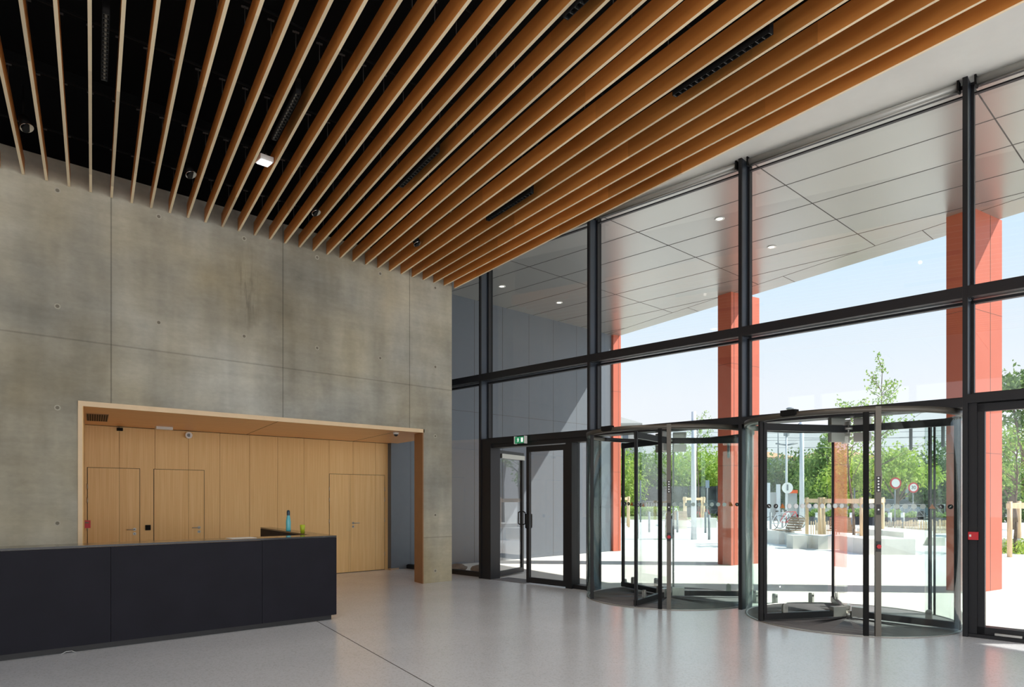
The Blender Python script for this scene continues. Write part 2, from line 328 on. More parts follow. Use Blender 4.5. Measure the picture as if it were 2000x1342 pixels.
# remaining sides of the hall
mb = MB(); mb.box(-6.2, -6, -9, 13.3, 0, 1.0).box(-6.2, -6, -9, 13.3, 5.2, ZB).box(-6.2, -6, 9.5, 13.3, 1.0, 5.2)
for k in range(7): mb.box(-6.2, -6, -9+k*2.9, -8.8+k*2.9, 1.0, 5.2)
struct('wall_left', mb, 'backwall')
mb = MB(); mb.box(-6.2, 10.2, -9.2, -9, 0, .3).box(-6.2, 10.2, -9.2, -9, 5.2, ZB)
for k in range(7): mb.box(-6.2+k*2.7, -6.0+k*2.7, -9.2, -9, .3, 5.2)
struct('wall_back', mb, 'backwall')
# alcove behind the concrete wall
JL = (1.965, YW); 
mb = MB(); mb.prism([(1.93, YW-.01), (1.965, YW-.01), (2.49, 13.0), (2.44, 13.05)], 0, 2.80); mb.box(1.905, 1.955, YW-.012, YW+.02, 0, 2.862, 1); struct('wall_alcove_left', mb, ['bamboo', 'edgewood'])
mb = MB(); YA = 13.0; segs = [2.47]+[2.99+.555*i for i in range(10)]+[8.49]
for a, b_ in zip(segs, segs[1:]): mb.box(a+.003, b_-.003, YA, YA+.03, 0, 2.792)
mb.box(2.4, 8.5, YA+.02, YA+.2, 0, 2.9, 1); struct('wall_alcove_back', mb, ['bamboo', 'gap'])
mb = MB(); mb.prism([(1.93, YW), (7.42, YW), (7.49, YW+.36), (8.13, YW+.36), (8.50, 13.0), (2.45, 13.0)], 2.80, 2.86)
mb.box(1.905, 7.385, YW-.014, YW, 2.795, 2.862, 1)
for xs in (4.62, 6.9): mb.prism([(xs, YW+.02), (xs+.008, YW+.02), (xs+.53, 12.98), (xs+.52, 12.98)], 2.7985, 2.8, 2)
struct('ceiling_alcove', mb, ['bamboo_x', 'edgewood', 'gap'])
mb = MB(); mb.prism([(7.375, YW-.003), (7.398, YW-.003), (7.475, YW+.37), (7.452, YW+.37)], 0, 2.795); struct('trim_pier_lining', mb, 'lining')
mb = MB(); mb.prism([(8.13, YW+.36), (8.08, YW+.36), (8.43, 13.0), (8.50, 13.0)], 2.86, ZB); struct('wall_bulkhead', mb, 'greypanel')
mb = MB(); mb.box(8.40, 8.52, 12.95, 13.06, 0, ZB); struct('trim_corner_post', mb, 'frame_in')
# ceilings
lx = lambda Y: 8.40-(YW-Y)*.147
mb = MB(); mb.prism([(-6.2, -9.2), (lx(-9.2)+.3, -9.2), (lx(YW), YW+.3), (-6.2, YW+.3)], ZB, ZB+.1)
struct('ceiling_void', mb, 'black_ceiling')
mb = MB(); mb.box(-6, 8.0, YW-.02, YW-.004, 5.93, ZB); struct('wall_void_shade', mb, 'black_ceiling')  # black sheet added over the concrete, standing in for shade above the slats
mb = MB(); mb.prism([(lx(-9.2), -9.2), FP(-11.3, .33), FP(10.9, .33), (8.0, 13.1), (8.1, YW+.3), (lx(YW), YW)], ZC, ZC+.05)
mb.prism([(lx(-9.2)-.02, -9.2), (lx(-9.2), -9.2), (lx(YW), YW), (lx(YW)-.02, YW)], ZC-.0, ZB, 1)
struct('ceiling_white', mb, ['white', 'black_ceiling'])

# ------------------------------------------------------------ timber ceiling slats
ZS = 5.62; SH = .195; Y0S = YW-.012
tab = {19: .1974, 20: .1956, 21: .1952, 22: .1867, 23: .1812, 24: .1728, 25: .1644, 26: .1565, 27: .1482, 28: .1440}
rd = random.Random(4)
idx = list(range(-4, 29))
protoh = None
for k, i in enumerate(idx):
    xw = 1.321+.2427*i; s = .1995 if i < 19 else tab[i]; L = 13.0
    rz = atan2(1, s)-pi/2
    n_ = len(idx)-k-1
    root = thing('ceiling_slat', f'timber ceiling slat with pale lower edge, {ORD[n_]} counted from the glass facade', 'ceiling slat', (xw, Y0S, ZS), 'timber ceiling slats', rz=rz)
    b_ = MB(); b_.box(-.015, .015, -L, 0, 0, SH, 0, mb=1)
    me = b_.build('board', ['slat', 'slat_edge'], root, shift=False)
    h = MB(); hh = MB()
    for q in range(8):
        yy = -.55-1.25*q; hm = MB()
        hm.cyl((0, yy, SH), (0, yy, SH+.22), .004, 6).box(-.03, .03, yy-.008, yy+.008, SH+.2, SH+.212)
        hm.build('hanger', 'rod', root, shift=False)
for q in range(6):
    mb = MB(); yy = YW-.55-1.25*q
    mb.box(-5.8, 8.1-.2*(YW-yy), yy-.008, yy+.008, ZS+SH+.212, ZS+SH+.23)
    tag(mb.build('ceiling_rail', 'black_metal'), f'thin black carrier rail above the slats, {ORD[q]} from the concrete wall', 'rail', 'carrier rails above the slats')
# linear spotlights between the slats
def linear_light(x0, y0, x1, y1, label):
    P = (x0, y0); L = sqrt((x1-x0)**2+(y1-y0)**2); a = ((x1-x0)/L, (y1-y0)/L); c = (a[1], -a[0])
    r = thing('linear_light', label, 'light', (x0, y0, ZS-.02), 'linear lights between the slats')
    w = .028; b_ = MB(); b_.ob(P, a, c, 0, L, -w, -w+.006, ZS-.02, ZS+.14).ob(P, a, c, 0, L, w-.006, w, ZS-.02, ZS+.14).ob(P, a, c, 0, L, -w, w, ZS+.03, ZS+.14).ob(P, a, c, 0, .006, -w, w, ZS-.02, ZS+.1).ob(P, a, c, L-.006, L, -w, w, ZS-.02, ZS+.1)
    b_.build('housing', 'black_metal', r)
    g = MB(); n = 16
    for i in range(n+1):
        s = .01+(L-.02)*i/n; g.ob(P, a, c, s-.003, s+.003, -w+.006, w-.006, ZS-.02, ZS+.02)
    g.build('louvre', 'louvre', r); g = MB()
    for i in range(n):
        s = .01+(L-.02)*(i+.5)/n; g.cyl((P[0]+a[0]*s, P[1]+a[1]*s, ZS+.012), (P[0]+a[0]*s, P[1]+a[1]*s, ZS+.03), .007, 8)
    g.build('led_lens', 'led', r)
linear_light(5.64, 2.79, 5.82, 3.89, 'black linear light nearest the glass facade in the near row')
linear_light(6.29, 6.39, 6.46, 7.48, 'black linear light nearest the glass facade in the far row')
linear_light(4.74, 6.37, 4.94, 7.43, 'black linear light second from the glass facade in the far row')
linear_light(3.05, 6.40, 3.25, 7.42, 'black linear light among the dark left slats above the floodlight')
linear_light(1.38, 6.42, 1.59, 7.47, 'black linear light furthest left beside the dark ceiling')
linear_light(4.02, 2.78, 4.21, 3.88, 'black linear light cut by the top edge of the photo')
# added fill spots below the slats, brightening the hall, some behind the viewer
def fill_spot(x, y, e=66):
    l = bpy.data.lights.new('ceiling_fill_spot', 'SPOT'); l.energy = e; l.spot_size = R_(150); l.spot_blend = 1; l.shadow_soft_size = .03; l.color = (1, .93, .84)
    o = bpy.data.objects.new('ceiling_fill_spot', l); COL.objects.link(o); o.location = (x, y, ZS-.06)
for gx, gy in ((3.15, 6.9), (4.84, 6.9), (6.37, 6.9), (2.5, 3.35), (4.11, 3.35), (5.73, 3.35), (1.8, -.2), (3.4, -.2), (5.0, -.2), (-2.1, -3.8), (1.1, -3.8), (4.3, -3.8)): fill_spot(gx, gy)
def spot(x, y, label):
    r = thing('spotlight', label, 'spotlight', (x, y, ZS+.05), 'black track spotlights')
    b_ = MB(); b_.cyl((x, y, ZS+.02), (x-.03, y+.05, ZS+.15), .062, 16, .045); b_.build('lamp_body', 'black_metal', r)
    b_ = MB(); b_.cyl((x, y, ZS+.018), (x-.003, y+.005, ZS+.03), .066, 16, .062); b_.build('rim', 'chrome', r)
    b_ = MB(); b_.cyl((x+.006, y-.004, ZS+.012), (x, y, ZS+.02), .058, 16); b_.build('lens', 'black_metal', r)
    b_ = MB(); b_.cyl((x-.03, y+.05, ZS+.14), (x-.03, y+.05, ZS+.5), .012, 8); b_.build('stem', 'black_metal', r)
for x, y, l in ((6.30, 9.0, 'black spotlight nearest the glass facade'), (4.56, 9.0, 'black spotlight beside the middle slats near the concrete wall'), (2.87, 9.0, 'black spotlight left of the middle near the concrete wall'), (1.19, 9.08, 'black spotlight at the far left of the ceiling')): spot(x, y, l)
r = thing('floodlight', 'lit white square floodlight hanging between the dark slats', 'light', (3.405, 8.05, ZS))
b_ = MB(); b_.box(3.325, 3.485, 7.97, 8.13, ZS+.01, ZS+.07); b_.build('lamp_body', 'white_plastic', r)
b_ = MB(); b_.box(3.34, 3.47, 7.985, 8.115, ZS, ZS+.012); b_.build('lens', 'flood', r)
b_ = MB(); b_.cyl((3.405, 8.05, ZS+.07), (3.405, 8.05, ZS+.5), .008, 6); b_.build('stem', 'black_metal', r)

# ------------------------------------------------------------ glazed facade
for j, s in enumerate(MS):
    mb = MB(); fbox(mb, s-.05, s, 0, .03, 0, ZC); fbox(mb, s-.048, s-.002, .03, .27, 0, ZC, 1); fbox(mb, s-.055, s+.005, .27, .33, 0, ZC, 2)
    struct(f'trim_mullion_{j+1}', mb, ['frame', 'frame_side', 'frame_in'])
for j, (a, b_) in enumerate(zip(MS, MS[1:])):
    b_ -= .05
    mb = MB(); fbox(mb, a, b_, -.004, .09, 3.895, 4.025); fbox(mb, a, b_, .12, .30, 3.905, 3.99, 1); fbox(mb, a, b_, .09, .12, 3.93, 4.0, 2)
    door = j in (4, 5, 6); low = 2.66 if j >= 4 else 2.70
    if j != 7: fbox(mb, a, b_, -.004 if j != 6 else .02, .30, low-.02, low+.08)
    struct(f'trim_transom_{j+1}', mb, ['frame', 'alu' if False else 'frame_side', 'frame_in'])
    w = bpy.data.objects.new(f'window_{j+1}', None); COL.objects.link(w); w['kind'] = 'structure'; w.location = FP(a, .22, 0); WL[w.name] = FP(a, .22, 0)
    fr = MB()
    panes = [(4.03, 6.42)]
    if j == 7: panes.append((.06, 3.89))
    else: panes.append((low+.08, 3.89))
    if j < 4: panes.append((.08, low-.02))
    for z0, z1 in panes:
        fbox(fr, a, b_, .19, .26, z0, z0+.035); fbox(fr, a, b_, .19, .26, z1-.035, z1); fbox(fr, a, a+.03, .19, .26, z0, z1); fbox(fr, b_-.03, b_, .19, .26, z0, z1)
    fbox(fr, a, b_, .18, .27, 6.40, 6.43); fbox(fr, a, b_, .20, .25, 6.30, 6.318)
    if j in (7,) or j < 4: fbox(fr, a, b_, .16, .28, 0, .08)
    fr.build('frame', 'frame', w)
    for z0, z1 in panes:
        g = MB(); fbox(g, a+.02, b_-.02, .222, .234, z0+.02, z1-.02); g.build('glass_pane', 'glass', w)
# roller blinds along the head of the glazing
for j, (a, b_) in enumerate(zip(MS[3:], MS[4:])):
    names = ['right of the mullion beside the red call point', 'above the nearer revolving door', 'above the farther revolving door', 'above the hinged glass doors', 'behind the concrete pier']
    r = thing('roller_blind', f'rolled grey blind in an aluminium tube {names[j]}', 'blind', FP(a, .1, 6.38), 'roller blinds under the white ceiling')
    s0, s1 = a+.06, b_-.13
    g = MB(); g.cyl(FP(s0, .075, 6.375), FP(s1, .075, 6.375), .042, 20); g.build('tube', 'alu', r)
    g = MB(); g.cyl(FP(s0, .075, 6.328), FP(s1, .075, 6.328), .012, 10); g.build('bottom_bar', 'steel', r)
    for s in (s0-.02, s1): g = MB(); fbox(g, s, s+.02, .02, .13, 6.31, 6.43); g.build('bracket', 'black_metal', r)

# ------------------------------------------------------------ revolving doors
def revolving_door(C, leaf0, label, ring_label):
    r = thing('revolving_door', label, 'revolving door', (*C, 0), 'revolving doors')
    F = (fn, fd); R0 = 1.295
    def pt(rad, a): a = R_(a); return (C[0]+rad*(fn[0]*cos(a)+fd[0]*sin(a)), C[1]+rad*(fn[1]*cos(a)+fd[1]*sin(a)))
    g = MB(); g.arc(C, .0, R0-.03, 0, 360, 0, .006, 48, fr=F); g.build('floor_mat', 'mat', r)
    g = MB(); g.arc(C, R0-.03, R0, 0, 360, 0, .012, 64, fr=F); g.build('floor_ring', 'steel', r)
    for a0, a1 in ((30, 146), (212, 330)):
        g = MB(); g.arc(C, R0-.012, R0, a0, a1, .012, 2.575, 40, fr=F); g.build('curved_glass', 'drum_glass', r)
    g = MB(); g.arc(C, R0-.05, R0+.01, 90, 270, 2.575, 2.64, 48, fr=F); g.arc(C, R0-.05, R0+.01, -90, 90, 2.575, 2.64, 48, fr=F, mi=1); g.build('crown_ring', ['bronze', 'frame'], r)
    def post(a, w, m, z0=.012, z1=2.58, dpt=.05):
        q = pt(R0-.015, a); ca, sa = cos(R_(a)), sin(R_(a))
        e0 = (fn[0]*ca+fd[0]*sa, fn[1]*ca+fd[1]*sa); e1 = (-e0[1], e0[0]); g = MB(); g.ob(q, e0, e1, -dpt/2, dpt/2, -w/2, w/2, z0, z1); return g.build('jamb_post', m, r)
    post(146, .05 if leaf0 < 50 else .025, 'frame'); post(211.5, .06, 'bronze', z1=2.64); post(206, .055, 'black_metal'); post(27, .03, 'frame', dpt=.03); post(326, .035, 'frame', dpt=.03); post(322.5, .02, 'frame', dpt=.02)
    # sensor box on the ring
    q = pt(R0-.02, 168); g = MB(); a = R_(168); e0 = (fn[0]*cos(a)+fd[0]*sin(a), fn[1]*cos(a)+fd[1]*sin(a)); e1 = (-e0[1], e0[0])
    g.ob(q, e0, e1, -.02, .06, -.10, .10, 2.60, 2.665).ob(q, e0, e1, -.01, .05, -.085, .085, 2.59, 2.60); g.build('sensor_box', 'black_metal', r)
    # black sticker strips and red stop button on the bronze post
    q = pt(R0-.015, 211.5); a = R_(211.5); e0 = (fn[0]*cos(a)+fd[0]*sin(a), fn[1]*cos(a)+fd[1]*sin(a)); e1 = (-e0[1], e0[0])
    g = MB(); g.ob(q, e0, e1, .025, .028, -.022, .022, 1.66, 1.84).ob(q, e0, e1, .025, .028, -.022, .022, 1.40, 1.52); g.build('sticker_strip', 'sticker_black', r)
    g = MB()
    for zz in (1.68, 1.715, 1.75, 1.785, 1.82, 1.46): g.disc((q[0]+e0[0]*.028, q[1]+e0[1]*.028, zz), (e0[0], e0[1], 0), .010, 10, th=.001)
    g.build('pictogram_dots', 'sticker', r)
    g = MB(); g.ob(q, e0, e1, .025, .034, -.025, .025, .98, 1.10); b2 = g.build('button_plate', 'sticker_black', r)
    g = MB(); g.disc((q[0]+e0[0]*.034, q[1]+e0[1]*.034, 1.04), (e0[0], e0[1], 0), .024, 14, th=.02); g.build('stop_button', 'red', b2)
    # hub
    g = MB(); g.cyl((*C, 2.42), (*C, 2.60), .035, 14).cyl((*C, .0), (*C, .10), .05, 16).cyl((*C, 2.49), (*C, 2.53), .075, 16); g.build('hub', 'steel', r)
    for k in range(3):
        a = R_(leaf0+120*k); e = (fn[0]*cos(a)+fd[0]*sin(a), fn[1]*cos(a)+fd[1]*sin(a)); c = (-e[1], e[0]); RL = R0-.03
        g = MB(); g.ob(C, e, c, RL-.045, RL, -.02, .02, .03, 2.56).ob(C, e, c, .0, RL, -.025, .025, 2.46, 2.55).ob(C, e, c, .06, RL, -.03, .03, .03, .11)
        lf = g.build('leaf_frame', 'frame', r)
        g = MB(); g.ob(C, e, c, .06, RL-.04, -.005, .005, .10, 2.47); g.build('leaf_glass', 'glass', lf)
        g = MB(); g.ob(C, e, c, .08, .28, -.035, .035, 2.33, 2.45).ob(C, e, c, .08, .28, -.035, .035, 2.555, 2.64).ob(C, e, c, .06, .25, -.04, .04, .03, .16); g.build('corner_clamp', 'steel', lf)
        # weather brush and kick guard shoes
        g = MB(); g.ob(C, e, c, RL, RL+.02, -.006, .006, .02, 2.56); g.build('brush', 'tyre', lf)
        g = MB(); q2 = (C[0]+e[0]*.95, C[1]+e[1]*.95)
        for sd in (-1, 1): g.ob(q2, e, c, -.035, .035, sd*.012-.006, sd*.012+.006, .11, .19).cyl((q2[0]+c[0]*sd*.006, q2[1]+c[1]*sd*.006, .19), (q2[0]+c[0]*sd*.018, q2[1]+c[1]*sd*.018, .19), .035, 16)
        g.build('guide_shoe', 'steel', lf)
        # safety stickers
        g = MB(); n = 8
        for i in range(9):
            rr = .10+i*.098
            for sd in (-1, 1):
                cc = (C[0]+e[0]*rr+c[0]*.0055*sd, C[1]+e[1]*rr+c[1]*.0055*sd, 1.487); g.disc(cc, (c[0]*sd, c[1]*sd, 0), .031, 18, th=.001)
        g.build('dot_stickers', 'sticker', lf)
        g = MB(); g2 = MB()
        for sd in (-1, 1):
            for rr in (1.08, 1.18):
                cc = (C[0]+e[0]*rr+c[0]*.0055*sd, C[1]+e[1]*rr+c[1]*.0055*sd, 1.487); g.disc(cc, (c[0]*sd, c[1]*sd, 0), .029, 18, th=.001)
                nn = Vector((c[0]*sd, c[1]*sd, 0)); q3 = Vector(cc)+nn*.0012; ee = Vector((*e, 0)); up = Vector((0, 0, 1))
                for dx, dz in (((-.014, -.014), (.014, .014)) if rr > 1.1 else ((-.008, .012), (.010, -.012)),):
                    A = q3+ee*dx[0]+up*dx[1]; B = q3+ee*dz[0]+up*dz[1]; g2.tube([A, B], .0025, 6)
                g2.cyl(q3, q3+nn*.001, .007, 8)
        g.build('round_stickers', 'sticker_black', lf); g2.build('sticker_symbols', 'sticker', lf)
        g = MB()
        for sd in (-1, 1):
            q3 = Vector((C[0]+e[0]*.985+c[0]*.0065*sd, C[1]+e[1]*.985+c[1]*.0065*sd, 1.487)); ee = Vector((*e, 0)); up = Vector((0, 0, 1))
            g.add([q3-ee*.034-up*.026, q3+ee*.034-up*.026, q3+up*.034], [[0, 1, 2]])
        g.build('warning_triangle', 'sticker_orange', lf)
    # outer half: bumper shoes standing behind the drum and hanging sensor pods
    for ii, a in enumerate((40, 66, 288, 300)):
        q = pt(R0+.03, a); g = MB(); g.box(q[0]-.03, q[0]+.03, q[1]-.03, q[1]+.03, 0, .12).cyl((q[0], q[1]-.03, .12), (q[0], q[1]+.03, .12), .03, 14); g.build('foot_clamp', 'steel', r)
    for a in (312, 338):
        q = pt(R0-.06, a); g = MB(); g.cyl((*q, 2.28), (*q, 2.56), .022, 12).ball((*q, 2.28), .022); g.build('sensor_pod', 'polegrey', r)
    return r
revolving_door(FP(4.07, .36), 69.6, 'curved glass revolving door farther away, next to the hinged glass doors', '')
revolving_door(FP(1.355, .36), 27, 'curved glass revolving door nearest the viewer, left of the red call point', '')

# ------------------------------------------------------------ hinged glass doors in the far bay
def sray(px, t):      # distance along the facade where a sight line in direction px meets the plane t
    k = (px-1000)/FPX; rx, ry = VX+VY*k, VY-VX*k; P = FP(0, t)
    D = (P[0]*fn[0]+P[1]*fn[1])/(rx*fn[0]+ry*fn[1]); return (rx*D-P[0])*fd[0]+(ry*D-P[1])*fd[1]
d3 = bpy.data.objects.new('door_4', None); COL.objects.link(d3); d3['kind'] = 'structure'; d3.location = FP(6.6, .2, 0); WL[d3.name] = FP(6.6, .2, 0)
s_j0 = 8.05; sA = sray(971, .2); sB = sray(1030, .1); sC = sray(1108, .1); sD = sray(1120, .1); sE = 5.46
g = MB(); fbox(g, sA, s_j0, .02, .28, 0, 2.64); fbox(g, s_j0-.0, s_j0+.01, 0, .3, 0, 2.64); fbox(g, sD, sC, .05, .28, 0, 2.64); fbox(g, sE-.03, sE+.02, .05, .28, 0, 2.64); fbox(g, sE, s_j0, .05, .28, 2.56, 2.65); fbox(g, sE, sD, .1, .28, 0, .07)
g.build('frame', 'frame', d3)
g = MB(); fbox(g, sE, sD, .2, .21, .05, 2.57); g.build('glass_pane', 'glass', d3)
def leafpart(P, a, c, L, nm, handle):
    g = MB(); w = .07; g.ob(P, a, c, 0, w, -.03, .03, .02, 2.54).ob(P, a, c, L-w, L, -.03, .03, .02, 2.54).ob(P, a, c, w, L-w, -.03, .03, .02, .12).ob(P, a, c, w, L-w, -.03, .03, 2.44, 2.54)
    lf = g.build(nm, 'frame', d3); g = MB(); g.ob(P, a, c, w-.01, L-w+.01, -.008, .008, .11, 2.45); g.build('glass_pane', 'glass', lf)
    g = MB(); q = handle; x, y = P[0]+a[0]*q, P[1]+a[1]*q
    for sd in (-1, 1): g.tube([(x+c[0]*sd*.03, y+c[1]*sd*.03, 1.02), (x+c[0]*sd*.08, y+c[1]*sd*.08, 1.04), (x+c[0]*sd*.08, y+c[1]*sd*.08, 1.28), (x+c[0]*sd*.03, y+c[1]*sd*.03, 1.30)], .012)
    g.build('pull_handle', 'frame_in', lf); return lf
Lc = sB-sC; leafpart(FP(sC, .1), fd, fn, Lc, 'closed_leaf', Lc-.035)
a = (.9433, .332); leafpart((9.0, 10.13), a, (-a[1], a[0]), 1.12, 'open_leaf', 1.08)
g = MB(); fbox(g, sB+.02, sA-.02, .03, .5, 0, .008); g.build('threshold_mat', 'mat', d3)
g = MB(); g.ob((9.0, 10.13), a, (-a[1], a[0]), .05, 1.05, -.09, -.03, 2.38, 2.47); g.build('door_closer', 'steel', d3)
# exit sign over the doors
s = sray(1017, -.06)
r = thing('exit_sign', 'small green exit sign with white running figure above the hinged glass doors', 'sign', FP(s, -.05, 2.62))
g = MB(); fbox(g, s-.12, s+.12, -.09, -.045, 2.60, 2.72); g.build('sign_body', 'green_sign', r)
g = MB(); fbox(g, s+.12, s+.135, -.10, -.03, 2.59, 2.73); fbox(g, s-.135, s-.12, -.10, -.03, 2.59, 2.73); g.build('end_plate', 'white_plastic', r)
g = MB(); t0 = -.091
fbox(g, s-.085, s-.035, t0-.001, t0, 2.62, 2.70)
fbox(g, s+.03, s+.05, t0-.001, t0, 2.645, 2.68); g.disc(FP(s+.04, t0, 2.69), (-fn[0], -fn[1], 0), .010, 10, th=.001); g.tube([FP(s+.04, t0, 2.65), FP(s+.06, t0, 2.622)], .004, 6); g.tube([FP(s+.04, t0, 2.65), FP(s+.02, t0, 2.63)], .004, 6); g.tube([FP(s+.065, t0, 2.67), FP(s+.015, t0, 2.668)], .004, 6)
g.build('pictogram', 'sign_white', r)
# near glazed door bay to the right of the red call point
d5 = bpy.data.objects.new('door_5', None); COL.objects.link(d5); d5['kind'] = 'structure'; d5.location = FP(-1.3, .2, 0); WL[d5.name] = FP(-1.3, .2, 0)
g = MB(); fbox(g, -.13, -.05, .05, .28, 0, 2.68); fbox(g, -2.65, -2.57, .05, .28, 0, 2.68); fbox(g, -2.65, -.05, .02, .28, 0, .04); g.build('frame', 'frame', d5)
g = MB(); fbox(g, -.20, -.13, .08, .15, .04, 2.66); fbox(g, -2.57, -2.5, .08, .15, .04, 2.66); fbox(g, -2.57, -.13, .08, .15, .04, .12); fbox(g, -2.57, -.13, .08, .15, 2.58, 2.67); g.build('leaf_frame', 'frame', d5)
g = MB(); fbox(g, -.55, -.30, .04, .10, .045, .07); g.build('door_stop', 'steel', d5)
r = thing('call_point', 'red fire call point on the dark mullion right of the nearer revolving door', 'alarm', FP(-.09, .0, 1.15))
g = MB(); fbox(g, -.145, -.055, .0, .06, 1.115, 1.205); g.build('box', 'red', r)
g = MB(); fbox(g, -.085, -.065, -.003, .0, 1.15, 1.175); g.build('glass_cover', 'white_plastic', r)

# ------------------------------------------------------------ reception desk
def pl(P, Q, k): return (P[0]+(Q[0]-P[0])*k, P[1]+(Q[1]-P[1])*k)
A0 = (-.9, 8.30); A1 = (4.40, 8.12); B1 = (4.85, 11.23); B0 = (4.68, 11.22); I1 = (4.22, 8.52); I0 = (-.9, 8.72)
dk = thing('reception_desk', 'long charcoal reception desk with a narrow side wing running into the timber alcove', 'desk', (*A1, 0))
sl = (A1[0]-A0[0], A1[1]-A0[1]); Ld = sqrt(sl[0]**2+sl[1]**2); ax = (sl[0]/Ld, sl[1]/Ld); ay = (-ax[1], ax[0])
cuts = [0, .3, 1.81+.9, 3.425+.9, Ld]
for a, b_ in zip(cuts, cuts[1:]):
    g = MB(); g.ob(A0, ax, ay, a+.002, b_-.002, 0, .03, .065, 1.075); g.build('front_panel', 'desk', dk)
g = MB(); g.ob(A0, ax, ay, 0, Ld-.05, .05, .30, 0, .07); g.build('plinth', 'plinth', dk)
g = MB(); g.prism([A1, B1, B0, (I1[0]-.03, I1[1]), (4.30, 8.3)], .07, 1.075); g.build('side_wing', 'desk', dk)
g = MB(); g.prism([A0, A1, B1, B0, I1, I0], 1.078, 1.10); g.build('counter_top', 'desk_top', dk)
g = MB(); g.ob(A0, ax, ay, 0, Ld-.2, .03, .38, .60, .62).ob(A0, ax, ay, 0, Ld-.2, .03, .38, .1, .12); g.build('inner_shelf', 'desk', dk)
g = MB(); g.ob(A0, ax, ay, 0, Ld-.3, .45, 1.1, .72, .74); g.build('work_top', 'desk_top', dk)
# things on the desk
r = thing('water_bottle', 'teal plastic water bottle with dark cap on the desk wing', 'bottle', (4.49, 9.75, 1.10))
g = MB(); g.lathe((4.49, 9.75, 1.10), [(.0, 0), (.033, 0), (.036, .01), (.034, .06), (.036, .13), (.028, .19), (.020, .23), (.020, .245)], 24); g.build('bottle_body', 'teal', r)
g = MB(); g.lathe((4.49, 9.75, 1.10), [(.023, .23), (.024, .28), (.018, .305), (.0, .31)], 20); g.build('cap', 'teal_dark', r)
r = thing('tumbler', 'lime green plastic tumbler on the desk wing', 'cup', (4.41, 9.12, 1.10))
g = MB(); g.lathe((4.41, 9.12, 1.10), [(.0, 0), (.028, 0), (.036, .11), (.033, .11), (.026, .006), (0, .006)], 24); g.build('cup_body', 'lime', r)
mb = MB(); mb.ob((3.12, 8.42), ax, ay, 0, .30, -.11, .10, 1.1005, 1.103); tag(mb.build('paper_sheet', 'paper'), 'white sheet of paper lying on the charcoal counter', 'paper')
mb = MB(); mb.tube([(1.36, 8.20, .006), (1.40, 8.18, .03), (1.45, 8.18, .028), (1.49, 8.20, .006)], .0025, 6); tag(mb.build('cable_loop', 'white_plastic'), 'thin white cable loop poking out under the desk front', 'cable')

# ------------------------------------------------------------ doors and fittings of the alcove
def wy(px, Y=YA):
    k = (px-1000)/FPX; D = Y/(VY-VX*k); return D*(VX+VY*k)
def door(n, x0, x1, zt, splits, hx, handle_dir, hinges):
    e = bpy.data.objects.new(f'door_{n}', None); COL.objects.link(e); e['kind'] = 'structure'; e.location = (x0, YA, 0); WL[e.name] = (x0, YA, 0)
    g = MB(); g.box(x0-.008, x1+.008, YA-.002, YA+.002, 0, zt+.008); g.build('shadow_gap', 'gap', e)
    ed = [x0]+splits+[x1]
    for a, b_ in zip(ed, ed[1:]):
        g = MB(); g.box(a+.002, b_-.002, YA-.006, YA+.004, .01, zt); g.build('leaf_panel', 'bamboo', e)
    for hz in (1.05,):
        g = MB(); g.cyl((hx, YA-.006, hz), (hx, YA-.012, hz), .026, 16).cyl((hx, YA-.012, hz), (hx, YA-.05, hz), .009, 10).cyl((hx, YA-.05, hz), (hx+handle_dir*.13, YA-.05, hz), .009, 10); g.build('lever_handle', 'steel', e)
        g = MB(); g.cyl((hx, YA-.006, hz-.075), (hx, YA-.012, hz-.075), .026, 16); kh = g.build('key_plate', 'steel', e)
        g = MB(); g.cyl((hx, YA-.012, hz-.075), (hx, YA-.014, hz-.075), .008, 8); g.build('keyhole', 'gap', kh)
    for hxx in hinges:
        for z in (.35, 1.1, 1.55, 1.78):
            g = MB(); g.cyl((hxx, YA-.008, z-.045), (hxx, YA-.008, z+.045), .009, 8); g.build('hinge', 'steel', e)
door(1, 2.525, 3.30, 2.09, [2.99], 3.22, -1, [2.52])
door(2, 3.53, 4.37, 2.09, [4.10], 4.28, -1, [])
door(3, 6.88, 8.21, 2.085, [7.335, 7.37, 7.985], 7.43, 1, [6.875, 8.215])
mb = MB(); mb.box(3.39, 3.47, YA-.03, YA, 1.03, 1.12); tag(mb.build('card_reader', 'black_metal'), 'black square card reader between the two left alcove doors', 'reader')
r = thing('alarm_box', 'red alarm box on the left jamb of the timber alcove', 'alarm', (2.36, 12.35, 1.15)); g = MB(); g.box(2.33, 2.43, 12.3, 12.42, 1.12, 1.24); g.build('box', 'red', r); g = MB(); g.box(2.355, 2.405, 12.294, 12.30, 1.195, 1.215); g.build('cover', 'hole', r)
